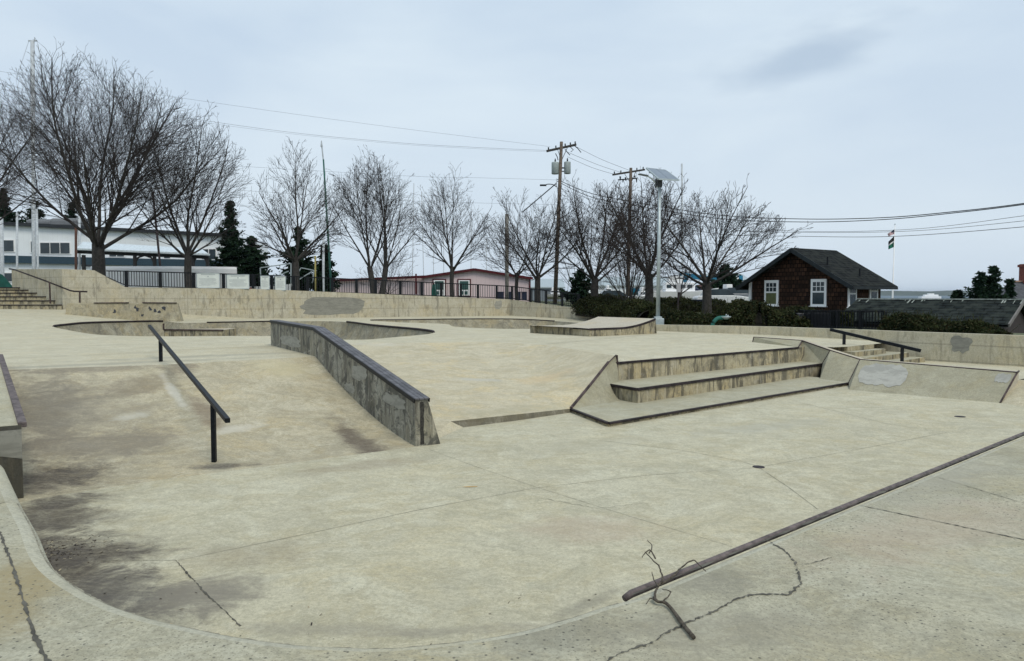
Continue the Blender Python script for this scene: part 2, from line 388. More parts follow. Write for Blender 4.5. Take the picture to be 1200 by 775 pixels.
def shingles(name, cols, w, h, ang, rough=.9, mort=(.004,.004,.004), mort_w=.022):
    t = NT(name); b = t.n.new('ShaderNodeTexBrick')
    m = t.mapping((1,1,1),(0,0,ang)); sep = t.n.new('ShaderNodeSeparateXYZ'); t.link(m, sep.inputs[0])
    cb = t.n.new('ShaderNodeCombineXYZ'); t.link(sep.outputs[0], cb.inputs[0])
    t.link(sep.outputs[2], cb.inputs[1])
    t.link(cb.outputs[0], b.inputs['Vector'])
    b.inputs['Scale'].default_value = 1; b.inputs['Brick Width'].default_value = w; b.inputs['Row Height'].default_value = h
    b.inputs['Mortar Size'].default_value = mort_w; b.inputs['Bias'].default_value = -.15; b.inputs['Mortar Smooth'].default_value = .3
    b.inputs['Color1'].default_value = (*cols[0],1); b.inputs['Color2'].default_value = (*cols[1],1); b.inputs['Mortar'].default_value = (*mort,1)
    c = t.mix(t.ramp(t.noise(2.5,4), .35,.65,0,.7), b.outputs['Color'], cols[2])
    return t.out(c, rough, b.outputs['Fac'], -.5, .02, spec=.04)

# ------------------------------------------------------------------ world and light
w = bpy.data.worlds.new('World'); sc.world = w; w.use_nodes = True
nt = w.node_tree; bg = nt.nodes['Background']
sky = nt.nodes.new('ShaderNodeTexSky'); sky.sky_type = 'NISHITA'; sky.sun_disc = False
SUN_EL, SUN_AZ = R(52), R(150)     # azimuth clockwise from +Y
sky.sun_elevation = SUN_EL; sky.sun_rotation = SUN_AZ; sky.air_density = 1.2; sky.dust_density = 4
tc = nt.nodes.new('ShaderNodeTexCoord')
mp = nt.nodes.new('ShaderNodeMapping'); mp.inputs['Scale'].default_value = (1, 1, 3.2); nt.links.new(tc.outputs['Generated'], mp.inputs[0])
nz = nt.nodes.new('ShaderNodeTexNoise'); nz.inputs['Scale'].default_value = 2.1; nz.inputs['Detail'].default_value = 5; nz.inputs['Roughness'].default_value = .5; nz.inputs['Distortion'].default_value = .3
nt.links.new(mp.outputs[0], nz.inputs['Vector'])
cr = nt.nodes.new('ShaderNodeValToRGB'); cr.color_ramp.elements[0].position = .38; cr.color_ramp.elements[1].position = .64
cr.color_ramp.elements[0].color = (5.15, 6.3, 7.6, 1); cr.color_ramp.elements[1].color = (6.6, 7.65, 8.5, 1)
nt.links.new(nz.outputs['Fac'], cr.inputs[0])
# brighter towards the horizon on the left, a small grey cloud on the right
sepw = nt.nodes.new('ShaderNodeSeparateXYZ'); nt.links.new(tc.outputs['Generated'], sepw.inputs[0])
mr = nt.nodes.new('ShaderNodeMapRange'); mr.interpolation_type = 'SMOOTHSTEP'; nt.links.new(sepw.outputs[2], mr.inputs[0])
mr.inputs[1].default_value = -.02; mr.inputs[2].default_value = .45; mr.inputs[3].default_value = .75; mr.inputs[4].default_value = .0
mixh = nt.nodes.new('ShaderNodeMix'); mixh.data_type = 'RGBA'; nt.links.new(mr.outputs[0], mixh.inputs[0])
nt.links.new(cr.outputs[0], mixh.inputs[6]); mixh.inputs[7].default_value = (6.4, 7.3, 8.15, 1)
cl = ray(950, 62).normalized()
dv = nt.nodes.new('ShaderNodeVectorMath'); dv.operation = 'SUBTRACT'; nt.links.new(tc.outputs['Generated'], dv.inputs[0]); dv.inputs[1].default_value = cl
ms = nt.nodes.new('ShaderNodeMapping'); ms.vector_type = 'TEXTURE'; ms.inputs['Scale'].default_value = (.15,.15,.04); ms.inputs['Rotation'].default_value = (0,R(-14),0)
nt.links.new(dv.outputs[0], ms.inputs[0])
ln = nt.nodes.new('ShaderNodeVectorMath'); ln.operation = 'LENGTH'; nt.links.new(ms.outputs[0], ln.inputs[0])
nz2 = nt.nodes.new('ShaderNodeTexNoise'); nz2.inputs['Scale'].default_value = 9; nz2.inputs['Detail'].default_value = 6; nt.links.new(mp.outputs[0], nz2.inputs['Vector'])
ad = nt.nodes.new('ShaderNodeMath'); ad.operation = 'MULTIPLY_ADD'; nt.links.new(nz2.outputs['Fac'], ad.inputs[0]); ad.inputs[1].default_value = 1.6; nt.links.new(ln.outputs['Value'], ad.inputs[2])
mc = nt.nodes.new('ShaderNodeMapRange'); mc.interpolation_type = 'SMOOTHSTEP'; nt.links.new(ad.outputs[0], mc.inputs[0])
mc.inputs[1].default_value = .85; mc.inputs[2].default_value = 1.9; mc.inputs[3].default_value = .85; mc.inputs[4].default_value = 0
mixc = nt.nodes.new('ShaderNodeMix'); mixc.data_type = 'RGBA'; nt.links.new(mc.outputs[0], mixc.inputs[0]); nt.links.new(mixh.outputs[2], mixc.inputs[6]); mixc.inputs[7].default_value = (4.3,5.35,6.6,1)
mx = nt.nodes.new('ShaderNodeMix'); mx.data_type = 'RGBA'; mx.inputs[0].default_value = .93
nt.links.new(sky.outputs[0], mx.inputs[6]); nt.links.new(mixc.outputs[2], mx.inputs[7])
nt.links.new(mx.outputs[2], bg.inputs[0]); bg.inputs[1].default_value = .1
sl = bpy.data.lights.new('sun', 'SUN'); sl.energy = 1.5; sl.angle = R(20); sl.color = (1, .93, .80)
so = bpy.data.objects.new('sun', sl); COL.objects.link(so)
dirv = Vector((math.sin(SUN_AZ)*math.cos(SUN_EL), math.cos(SUN_AZ)*math.cos(SUN_EL), math.sin(SUN_EL)))
so.rotation_euler = dirv.to_track_quat('Z', 'Y').to_euler(); so.location = (0,0,30)
sc.view_settings.view_transform = 'Standard'; sc.view_settings.look = 'None'; sc.view_settings.gamma = 1; sc.view_settings.exposure = .17

# ------------------------------------------------------------------ near deck (camera side)
def ribbon(m, pts, wdt, lift=.004, jit=0, mi=0):
    pts = [Vector(p) for p in pts]; k = len(pts); rows = [[],[]]
    for i, p in enumerate(pts):
        d = pts[min(i+1,k-1)] - pts[max(i-1,0)]; d.z = 0; d.normalize(); nrm = Vector((-d.y, d.x, 0))
        if jit > .45: vw = max(.15, vw*.75 + .25*rnd.uniform(.1,2.4)) if i else 1.0
        else: vw = 1
        ww = vw*(wdt[i] if isinstance(wdt,(list,tuple)) else wdt)/2 * (1+rnd.uniform(-jit,jit))
        rows[0].append(p - nrm*ww + Vector((0,0,lift))); rows[1].append(p + nrm*ww + Vector((0,0,lift)))
    m.grid([rows[0], rows[1]], mi)
lip_px = [(600,732.6),(540,742),(460,749.5),(400,748.5),(350,746),(288,738),(242.6,729.5),(182,716),(136.5,700.7),(100,682.5),(72.8,663),(57.6,643),(45.5,616),(27,585.5)]
cop_a = at(735,695,0); cop_b = at(1200,507,0); cdir = (cop_b-cop_a).normalized()
cop_far = cop_b + cdir*4
lip = [cop_far, cop_a, at(700,704,0), at(660,717,0)] + [at(x,y,0) for x,y in lip_px] + [Vector((-4.55,6.67,0)), Vector((-5.8,8.0,0))]
lipc = [lip[0], lip[0].lerp(lip[1], .33), lip[0].lerp(lip[1], .66)] + catmull(lip[1:-2], 4) + lip[-2:]
left_back = [Vector((-9.9,13.6,0)), Vector((-12,13.4,0)), Vector((-45,12,0))]
deck_outer = lipc + left_back + [Vector((-45,-14,0)), Vector((26,-14,0)), Vector((26,cop_far.y,0))]
# rounded lip: the deck sheet stops 6 cm short
def offset_in(pts, d):
    out = []
    for i, p in enumerate(pts):
        t = pts[min(i+1,len(pts)-1)] - pts[max(i-1,0)]; t.z = 0; t.normalize()
        out.append(p + Vector((-t.y, t.x, 0))*d)      # left of travel = camera side
    return out
ins = offset_in(lipc, .11)
joint_l = [at(-14,600,0), at(0,625,0), at(13.6,661,0), at(28.8,707,0), at(39.4,743,0), at(54.6,775,0), at(75,850,0)]
m = fill([tuple(p) for p in ins + left_back] + [(-45,-14,0),(26,-14,0),(26,cop_far.y,0)], [], lambda x,y: 0.0, 1.2)
deck = m.build('deck', M_deck); tag(deck, kind='structure')
m = MB(); rows = []
for k in range(6):
    a = k/5*math.pi/2; off = -.11 + .11*math.sin(a); z = -.10*(1-math.cos(a))
    rows.append([p + Vector((0,0,z)) for p in offset_in(lipc, -off if off else 0)])
rows.append([p + Vector((0,0,FL-.02)) for p in lipc])
m.grid([list(reversed(r)) for r in rows]); o = m.build('deck_edge', M_deckL, smooth=True); tag(o, kind='structure')
# pale strip poured along the lip, left of the joint
strip_out = [p for p in offset_in(lipc[:], .075)]
# coping pipe
m = MB(); q = Vector((0,0,-.013)); off = Vector((-cdir.y, cdir.x, 0))
m.tube([cop_a + q - cdir*.02 - Vector((0,0,.01)), cop_a + q + cdir*.03, cop_far + q], [.017,.020,.020], 14); o = m.build('coping_pipe', M_coping, smooth=True)
tag(o, 'worn purple grey steel pipe set along the straight edge of the near deck', 'steel edge')
m = MB(); ribbon(m, [cop_a - off*(-.036 if False else .036) + cdir*.06*i for i in range(int((cop_far-cop_a).length/.06))], .012, .004, .8); o = m.build('coping_gap', M_joint); tag(o, kind='structure')
m = MB(); ribbon(m, [p+Vector((0,0,-.028)) for p in resample(offset_in(lipc, .035)[5:-2], 260)], .008, .004, .8); tag(m.build('lip_seam', M_jointL), kind='structure')

# ------------------------------------------------------------------ pit floor
m = MB(); m.grid([[Vector((x, y, FL)) for y in (-1, 24)] for x in (-13, 25)]); 
m = fill([(-13,1.5,FL),(25,1.5,FL),(25,20,FL),(6,20,FL),(-4,14,FL),(-13,12,FL)], [], lambda x,y: FL, 1.5)
tag(m.build('pit_floor', M_floor), kind='structure')

# ------------------------------------------------------------------ banks
# middle hubba ledge plan
HE = at(487,523.4,FL); HKd, HBd = 16.1, 19.95
HK = Vector(((369.7-600)/880*HKd, HKd, 0)); HB = Vector(((317.3-600)/880*HBd, HBd, 0))
hdir = (HB-HE); hdir.z = 0; hdir.normalize(); hperp = Vector((hdir.y, -hdir.x, 0))
if hperp.x < 0: hperp = -hperp
HK = HE + hdir*((HK-HE).dot(hdir)); HB = HE + hdir*((HB-HE).dot(hdir)); HK.z = 0.14; HB.z = .14
def bank(crest, base, nu, nv, g, name, mat):
    C = resample(crest, nu); B = resample(base, nu); rows = []
    for i in range(nu):
        row = []
        for j in range(nv):
            t = j/(nv-1); p = B[i].lerp(C[i], t); p.z = B[i].z + (C[i].z-B[i].z)*g(t); row.append(p)
        rows.append(row)
    mm = MB(); mm.grid(list(reversed(rows))); return mm.build(name, mat, smooth=True), rows
gl = lambda t: (t**1.55) if t < .8 else (.8**1.55 + (t-.8)*(1-.8**1.55)/.2)
crestL = [Vector((-13.5,11.2,.14)), at(30,433,.14), at(110,430.5,.14), at(200,428,.14), HK.copy()]
for c in crestL: c.z = zp(c.x, c.y)
HEi = HE + hperp*.05; 
baseL = [Vector((-8.8,6.2,FL)), at(27,588,FL), at(90,577,FL), at(200,561,FL), at(300,548,FL), at(400,535,FL), HE - hdir*.0 + hperp*.05]
crestL[-1] = HK + hperp*.05; crestL[-1].z = zp(HK.x, HK.y)
# keep parameters aligned: both polylines resampled by length
obj, rowsL = bank(crestL, baseL, 40, 26, gl, 'left_bank', M_bankL); tag(obj, kind='structure')
# surface lookup along the ledge for the base line
def bank_z(t): return FL + (zp(HK.x,HK.y)-FL)*gl(t)
# middle bank
A = at(669,479,FL+.07); Cc = at(722,417.3,.14)
mcrest = [HB + hperp*.1, at(405,402,.14), at(481,402,.12), at(583,401.2,.1), at(640,404.5,.1), Cc]
mcrest[0].z = .14
mbase = [at(514,521.5,FL), at(528,494,FL+.11), at(600,486.3,FL+.11), A]
mb_lo = [HE+hperp*.1+hdir*.0, at(528,494,FL+.11)]
NB = 30
# base parameter: first span gets the part of the crest hidden by the ledge
cr1 = resample(mcrest[:2], 5); cr2 = resample(mcrest[1:], NB)
bs1 = resample([mb_lo[0], mb_lo[1]], 5); bs2 = resample(mbase[1:], NB)
rowsM = []
gm = lambda t: .35*t**1.5 + .65*t
for Cp, Bp in zip(cr1[:-1]+cr2, bs1[:-1]+bs2):
    rowsM.append([Vector((Bp.x+(Cp.x-Bp.x)*t, Bp.y+(Cp.y-Bp.y)*t, Bp.z+(Cp.z-Bp.z)*gm(t))) for t in [j/21 for j in range(22)]])
m = MB(); m.grid(list(reversed(rowsM))); tag(m.build('middle_bank', M_bankM, smooth=True), kind='structure')
# kerb riser in front of it
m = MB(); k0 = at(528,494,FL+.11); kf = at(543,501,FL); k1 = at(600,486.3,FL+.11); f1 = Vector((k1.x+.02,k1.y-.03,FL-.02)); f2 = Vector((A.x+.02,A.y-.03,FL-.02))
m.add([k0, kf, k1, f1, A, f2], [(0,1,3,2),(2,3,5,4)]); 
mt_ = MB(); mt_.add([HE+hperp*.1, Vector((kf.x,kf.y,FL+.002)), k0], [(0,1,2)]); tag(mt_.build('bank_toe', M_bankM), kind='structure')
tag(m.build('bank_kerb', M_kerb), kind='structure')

# ------------------------------------------------------------------ bowls
b1_px = [(63,383),(80,380.6),(103,378.6),(150,377.3),(191,376.8),(214,378.4),(262,377.9),(302,377.2),(340,376.6),(398,377),(437,381.5),(481,385.5),(500,387.6),(508,389.3),(505,391),(496,392.3),
         (455,396),(425,398.2),(380,397.5),(340,394.8),(300,393.8),(240,394.1),(181,394.3),(140,393.5),(108,391.7),(80,387)]
b2_px = [(434,375.6),(480,375.0),(530,374.2),(600,374.2),(650,376.5),(690,379.5),(715,382.5),(700,384.5),(671,385.2),(600,385.6),(560,384.6),(532,382.8),(524,380),(500,378.8),(466,377.8)]
bowl1 = [Vector(p) for p in catmull([onp(*p) for p in b1_px], 5, True)]
bowl2 = [Vector(p) for p in catmull([onp(*p) for p in b2_px], 5, True)]
def bowl(loop, depth, name, mat, step):
    rz = sum(p.z for p in loop)/len(loop)
    def zf(x, y):
        d = dist_poly((x,y), loop); r = 1.7
        t = min(1, d/r); prof = 1-math.sqrt(max(0, 1-(1-t)**2)) if False else math.sqrt(max(0, 1-(1-t)**2))
        return zp(x,y) - .08 - depth*prof
    return fill([tuple(p) for p in loop], [], zf, step, .35).build(name, mat, smooth=True)
tag(bowl(bowl1, 1.15, 'left_bowl', M_bowl, .38), kind='structure')
tag(bowl(bowl2, .85, 'far_bowl', M_bowl, .38), kind='structure')
def coping(loop, i0, i1, r=.05):
    n = len(loop); idx = [(i0+k) % n for k in range((i1-i0) % n + 1)]
    mm = MB(); mm.tube([loop[i]+Vector((0,0,.015)) for i in idx], r, 6); return mm.build('bowl_coping', M_copingD, smooth=True)
tag(coping(bowl1, 0, 20), 'dark steel coping on the far rim of the bowl below the chipped block', 'steel edge')
tag(coping(bowl1, 46, 67), 'dark curved steel coping on the bowl rim right of the long ledge', 'steel edge')
tag(coping(bowl1, 28, 38, .035), 'thin dark coping on the bowl rim under the retaining wall, left of the ledge end', 'steel edge')
tag(coping(bowl2, 0, 20, .03), 'thin dark coping on the far bowl rim before the wall corner', 'steel edge')

# ------------------------------------------------------------------ walls plan
W15 = Vector((-31.9,48,0)); W75 = Vector((-25.4,42.5,0)); W112 = Vector(((112-600)/880*43.4,43.4,0)); W147 = Vector(((147-600)/880*44,44,0)); W300 = Vector((-15.34,45,0)); W597 = Vector((-.17,50,0)); W724 = Vector((6.34,45,0))
RW = [Vector((5.2,29.75,0)), Vector((8.1,27.6,0)), Vector((9.3,26.9,0)), Vector((11.9,23.9,0)), Vector((14.39,21.1,0)), Vector((20,14.5,0)), Vector((26,7.5,0))]

# steps geometry
S1L = at(724,424.7,0); S1R = at(935.6,407,0)
S2a = at(712.3,449.8,-.41); S2c = at(747,455.4,-.41); S2R = at(964,426,-.41)
S3a = A.copy(); S3c = at(713,495.5,-.71); S3R = at(994.7,448.5,-.71)
# small stair at the right
SO = Vector((9.6,21.45,0)); su = Vector((.755,.656,0)); sv = Vector((.656,-.755,0))
R0 = at(883.4,395.3,.16); B0 = at(882,401.5,0)
R1 = at(940,399.3,.14); Rm = atD(973,410.8,20.6); R2 = at(1008,421.5,-.2); R3 = at(1192,436.6,-.2)
B1 = S1R; B1b = at(930,422.6,-.41); B2 = S2R; B2b = at(961,444,-.71); B3 = S3R; B3b = at(995,457,FL); B4 = at(1172,472.4,FL)
back = Vector((.24,.30,0))
su_end = SO + su*2.95
# platform sheet
plat_outer = [(-45,12.2), (-13.6,12.4)] + [tuple(c) for c in crestL]+[tuple(HK+hperp*.25)[:2]+(zp(HK.x,HK.y)-.0,), tuple(HB+hperp*.05+hdir*.3)[:2]]
plat_outer = [p for p in plat_outer]
mc_all = [tuple(p) for p in cr1[:-1]+cr2]
plat_outer = [(-45,12.0),(-13.5,11.2,crestL[0].z)] + [tuple(c) for c in crestL[1:]] + mc_all + [tuple(S1L), tuple(S1R), tuple(R1+back*.2)[:2]+(0,), (9.1,21.2,0), tuple(SO), tuple(su_end), tuple(RW[3]+Vector((.1,.3,0)))[:2]]
plat_outer += [tuple(p)[:2] for p in (RW[2],RW[1],RW[0])] + [tuple(W724)[:2], tuple(W597)[:2], tuple(W300)[:2], tuple(W147)[:2], tuple(W112)[:2], tuple(W75)[:2], (-25.6,42.6), (-45,42.6)]
m = fill(plat_outer, [[tuple(p) for p in bowl1], [tuple(p) for p in bowl2]], zp, .8, .4)
tag(m.build('platform', M_plat, smooth=True), kind='structure')
# corridor at the right
cor = [tuple(R1+back+Vector((0,0,-.7)))[:2]+(-.54,), (9.1,21.2,-.54), (SO.x,SO.y,-.54), (su_end.x,su_end.y,-.54)] + [(p.x,p.y,-.54) for p in RW[3:]] + [(26,6,-.2),(16.2,11.2,-.25),(13.4,14.0,-.28),(11.6,16.6,-.32),(R3.x+back.x,R3.y+back.y,-.4),(R2.x+back.x,R2.y+back.y,-.54)]
m = fill(cor, [], lambda x,y: -.54 + .2*max(0,min(1,(19-y)/4)), .8)
tag(m.build('walkway', M_plat, smooth=True), kind='structure')
# curved bank closing the right end of the pit
base = [B4 + Vector((.0,.1,0)), Vector((10.55,14.9,FL)), Vector((12.0,12.9,FL)), Vector((14.2,10.8,FL)), Vector((20,7,FL))]
top = [Vector((R3.x+back.x,R3.y+back.y,-.4)), Vector((11.6,16.6,-.32)), Vector((13.4,14.0,-.28)), Vector((16.2,11.2,-.25)), Vector((26,6,-.2))]
m = MB(); bb = resample(base, 20); tt = resample(top, 20)
m.grid([[Vector((b.x+(t.x-b.x)*s, b.y+(t.y-b.y)*s, b.z+(t.z-b.z)*s**.8)) for s in [j/8 for j in range(9)]] for b, t in zip(bb, tt)])
tag(m.build('right_bank', M_bankM, smooth=True), kind='structure')

# ------------------------------------------------------------------ three big steps
steps = empty('stepped_ledge', S2c*1.0 - Vector((0,0,.37)), 'three wide stained concrete steps with dark steel nosings facing the pit floor', 'concrete steps', None)
def nosing(mb, pts, w=.05, h=.05):
    for a, b in zip(pts[:-1], pts[1:]): mb.bar(Vector(a)+Vector((0,0,-h/2+.006)), Vector(b)+Vector((0,0,-h/2+.006)), w, h)
bk = Vector((-.5,.6,0))
def block(poly, z0, z1, matside, name, parent):
    mm = MB(); n = len(poly)
    mm.prism([(p[0],p[1]) for p in poly], z0, z1)
    mm.m = [1 if i == 1 else 0 for i in range(len(mm.f))]
    return mm.build(name, [matside, M_tread], parent)
# lowest: thin pad
E_ = (S1R-S1L).normalized()*.55
block([S3a, S3c, S3R, S3R+E_, S3R+bk*3.2+E_, S2c+Vector((-.2,1.5,0)), S3a+Vector((.3,1.0,0))], FL-.05, -.71, M_riser, 'lower_step', steps)
block([S2a, S2c, S2R, S2R+E_, S2R+bk*2.5+E_, S1L+Vector((0,.8,0))], FL-.06, -.41, M_riser, 'middle_step', steps)
block([S1L, S1R, S1R+E_*.6, S1R+bk*1.0+E_*.6, S1L+bk*.6], FL-.07, -.004, M_riser, 'upper_step', steps)
m = MB(); nosing(m, [S3a, S3c, S3R], .06, .035); nosing(m, [S2a, S2c, S2R], .05, .055); nosing(m, [S1L-(S1R-S1L).normalized()*.15, S1R], .045, .05)
m.build('steel_nosing', M_copingD, steps)
# wing wall between bank and steps
wing = empty('wing_wall', A, 'triangular concrete wing with purple steel edge at the left end of the big steps', 'concrete wing')
Bw = atD(712.8,425.2,16.2); Cw = Cc.copy(); 
m = MB()
foot = [Vector((A.x+.06,A.y+.0,-.71)), Vector((1.62,14.95,-.71)), Vector((2.25,15.5,-.71)), Vector((S1L.x+.02,S1L.y-.25,-.71))]
tops = [A+Vector((.0,.0,0)), A.lerp(Bw,.5), Bw, Vector((S1L.x,S1L.y,.0))]
rows = []
for fpt, tpt in zip(resample(foot,10), resample(tops,10)):
    rows.append([Vector((fpt.x+(tpt.x-fpt.x)*(1-(1-s)**1.0), fpt.y+(tpt.y-fpt.y)*s, fpt.z+(tpt.z-fpt.z)*(s**1.7))) for s in [j/8 for j in range(9)]])
m.grid(rows)
m.add([Bw, Cw, Vector((S1L.x,S1L.y,.01)), Vector((S1L.x,S1L.y,-.42)), Cw+Vector((0.0,0.02,-.2))], [(0,2,1),(1,2,4),(0,3,2)])
m.build('wing_face', M_ledge, wing, smooth=True)
m = MB(); m.tube([A+Vector((0,0,.01)), A.lerp(Bw,.5)+Vector((0,0,.0)), Bw+Vector((0,0,.01))], .03, 6); m.bar(Cw+Vector((0,0,.01)), S1L+Vector((0,0,.0)), .03, .03); m.tube([Bw, Cw+Vector((0,0,.02))], .014, 5)
m.bar(Cw+Vector((.02,-.02,.02)), S1L+Vector((0,-.03,-.42)), .03, .03)
m.build('steel_edge', M_rust, wing)

# ------------------------------------------------------------------ right slanted ledge
rl = empty('slanted_ledge', B3b, 'slanted concrete ledge right of the big steps, with pale grout patch and purple edges', 'skate ledge')
m = MB()
def up(p, z): return Vector((p.x,p.y,z))
m.add([R0,B0,B1,R1], [(0,1,2,3)]); m.add([R1,B1,B1b,B2,Rm], [(0,1,2),(0,2,3,4)]); m.add([Rm,B2,B2b,B3,R2], [(0,1,2),(0,2,3,4)]); m.add([R2,B3,B3b], [(0,1,2)])
m.grid([[B3b.lerp(B4,k/12).lerp(R2.lerp(R3,k/12),j/4) for j in range(5)] for k in range(13)][::-1])
m.build('ledge_face', M_ledge, rl)
m = MB()
Rp = [R0,R1,Rm,R2,R3]; Rb = [p+back for p in Rp]
m.grid([list(reversed(Rp)), list(reversed(Rb))])
m.grid([list(reversed(Rb)), [up(p,-.9) for p in reversed(Rb)]])
m.add([R3, B4, up(R3+back,-.9), R3+back], [(0,1,2,3)]); m.add([R0, B0, up(R0+back,0)-Vector((0,0,.1)), R0+back], [(3,2,1,0)])
m.build('ledge_top', M_ledgetop, rl)
m = MB()
for a, b in zip(Rp[:-1], Rp[1:]): m.tube([a,b], .018, 6)
for a, b in ((R0,B0),(R1,B1),(Rm,B2),(R2,B3),(R3,B4),(R3+back,R3)): m.tube([a,b], .02, 5)
m.build('steel_edge', M_rust, rl)
# grout patches on the face
def blob(face3, cx, cy, rx, ry, n=22, seed=0, jag=.18, lift=.006):
    """irregular flat patch on plane (o,u,v)"""
    o_, u_, v_ = face3; rr = random.Random(seed); nn = u_.cross(v_).normalized(); pts = []
    for i in range(n):
        a = 2*math.pi*i/n; k = 1+rr.uniform(-jag,jag); sq = 1/max(abs(math.cos(a)),abs(math.sin(a)))**.55
        pts.append(o_ + u_*(cx+rx*math.cos(a)*k*sq) + v_*(cy+ry*math.sin(a)*k*sq) + nn*lift)
    mm = MB(); mm.add(pts, [tuple(range(n))]); return mm
def face_patch(parent, mat, pxs, grow_):
    """patch following the ruled ledge face between pixel columns/rows"""
    rows = []
    (u0,u1,v0,v1) = pxs; rr = random.Random(int(u0*100))
    nn_ = (B4-B3b).cross(R2-B3b).normalized(); nn_ = nn_ if nn_.y < 0 else -nn_
    for i in range(15):
        u = u0+(u1-u0)*i/14; e = max(.35,math.sin(math.pi*i/14)**.12)*rr.uniform(.85,1.05); a_ = (v0+v1)/2-(v1-v0)/2*e*rr.uniform(.85,1.1); b_ = (v0+v1)/2+(v1-v0)/2*e*rr.uniform(.85,1.1)
        rows.append([B3b.lerp(B4,u).lerp(R2.lerp(R3,u), a_+(b_-a_)*j/3)+nn_*.007 for j in range(4)])
    mm = MB(); mm.grid(rows); return mm.build('grout_patch', mat, parent)
face_patch(rl, M_patchL, (.03,.37,.18,.92), 0); face_patch(rl, M_patchL, (.90,.985,.62,.93), 0)

# ------------------------------------------------------------------ middle hubba ledge
hub = empty('hubba_ledge', HE, 'tall sloping concrete ledge with black steel cap ending in the middle of the pit', 'skate ledge')
ns = 16; Lb = (HB-HE).length; Lk = (HK-HE).length
ts = [i/ns*Lk for i in range(ns+1)] + [Lk+(Lb-Lk)*.5, Lb]
zend = at(486,469.7,0); # top at end
z_end = EYE - (469.7-345)/880*HE.y; z_k = EYE - (385.3-345)/880*HK.y*.995; z_b = EYE - (376.3-345)/880*HB.y
def ztop(s): return z_end + (z_k-z_end)*s/Lk if s <= Lk else z_k + (z_b-z_k)*(s-Lk)/(Lb-Lk)
lf, rt, rb_, lb_ = [], [], [], []
for s in ts:
    p = HE + hdir*s; zt_ = ztop(s); zb = FL-.1 if s < .1 else -1
    lf.append(Vector((p.x,p.y,zt_))); lb_.append(Vector((p.x,p.y,-1)))
    q = p + hperp*.20; rt.append(Vector((q.x,q.y,zt_)))
    q2 = p + hperp*.42; rb_.append(Vector((q2.x,q2.y,FL-.05)))
m = MB(); m.grid([lb_, lf]); m.grid([lf, rt]); m.grid([rt, rb_])
m.add([lb_[0], lf[0], rt[0], rb_[0]], [(0,3,2,1)], 1); m.add([lb_[-1], lf[-1], rt[-1], rb_[-1]], [(0,1,2,3)])
m.build('ledge_body', [M_hub, M_hub], hub)
for (o1,o2,z1_,z2_,sd) in ((.075,.135,.02,.62,1),):
    rr = random.Random(sd); mm = MB(); e_ = HE - hdir*.006
    zt0 = z_end; L_ = [e_+hperp*(o1+rr.uniform(-.006,.006))+Vector((0,0,z1_+(zt0-FL-.03-z1_)*k/9)) for k in range(10)]; R_ = [e_+hperp*(o2+rr.uniform(-.008,.008))+Vector((0,0,z1_+(zt0-FL-.03-z1_)*k/9)) for k in range(10)]
    mm.grid([L_,R_]); mm.build('stain_run', M_runs, hub)
m = MB()
for k in range(3):
    o0 = -.015 + k*.078
    for a, b in ((0, ns), (ns, len(ts)-1)):
        pa = lf[a] + hperp*(o0+.036); pb = lf[b] + hperp*(o0+.036)
        m.bar(pa+Vector((0,0,.012)) - (hdir*.02 if a == 0 else Vector()), pb+Vector((0,0,.012)), .072, .03)
m.build('steel_cap', M_captop, hub, bevel=.006)
m = MB()
for sd in (-.022, .222):
    for a, b in ((0, ns), (ns, len(ts)-1)):
        m.bar(lf[a]+hperp*sd+Vector((0,0,-.012)) - (hdir*.02 if a == 0 else Vector()), lf[b]+hperp*sd+Vector((0,0,-.012)), .012, .06)
m.build('cap_edge', M_blackmetal, hub)
uh, vh = hdir, Vector((0,0,1))
for (cx, cz, rx, rz_, sd, mt) in ((Lk*.56,.62,.32,.16,4,M_patchG),(.75,.33,.35,.14,9,M_patchG),(Lb-.7,.78,.5,.2,6,M_patchG)):
    pass
for i, (px_, py_, rx, rz_, sd) in enumerate(((421,437,.45,.13,4),(462,470,.5,.10,9),(340,400,.95,.13,6),(410,455,.3,.09,8))):
    d = ray(px_,py_); n_ = -hperp; t_ = (HE - Vector((0,0,EYE))).dot(n_)/d.dot(n_); p = Vector((0,0,EYE)) + d*t_
    blob((p, uh, (vh+hdir*.15).normalized()), 0, 0, rx, rz_, 20, sd, lift=-.004 if uh.cross(vh).dot(hperp) > 0 else .004).build('paint_patch', M_patchM, hub)

# ------------------------------------------------------------------ left ledge at the frame edge
LE = at(25,498,.0); LEd = 8.3; e0 = atD(25,498,LEd); e1 = atD(0,418,14.0); e2 = e0 + (e1-e0)*1.02
ld = (e1-e0).normalized(); lpd = Vector((-ld.y, ld.x, 0)).normalized()
if lpd.x > 0: lpd = -lpd
ll = empty('side_ledge', Vector((e0.x,e0.y,FL)), 'thick concrete ledge with dark stained end at the left edge of the pit', 'skate ledge')
m = MB(); a = e0; b = e2; c = e2+lpd*1.3; d = e0+lpd*1.3
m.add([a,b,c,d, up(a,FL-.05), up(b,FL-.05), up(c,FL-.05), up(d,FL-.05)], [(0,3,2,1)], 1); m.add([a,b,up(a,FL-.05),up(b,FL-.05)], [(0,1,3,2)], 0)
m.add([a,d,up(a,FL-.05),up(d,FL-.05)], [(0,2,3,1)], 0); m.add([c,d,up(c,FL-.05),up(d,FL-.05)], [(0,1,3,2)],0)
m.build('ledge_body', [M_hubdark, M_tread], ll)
m = MB(); m.bar(a+Vector((0,0,.0))-lpd*.01, b-lpd*.01, .085, .06); m.build('steel_edge', M_coping, ll, bevel=.01)
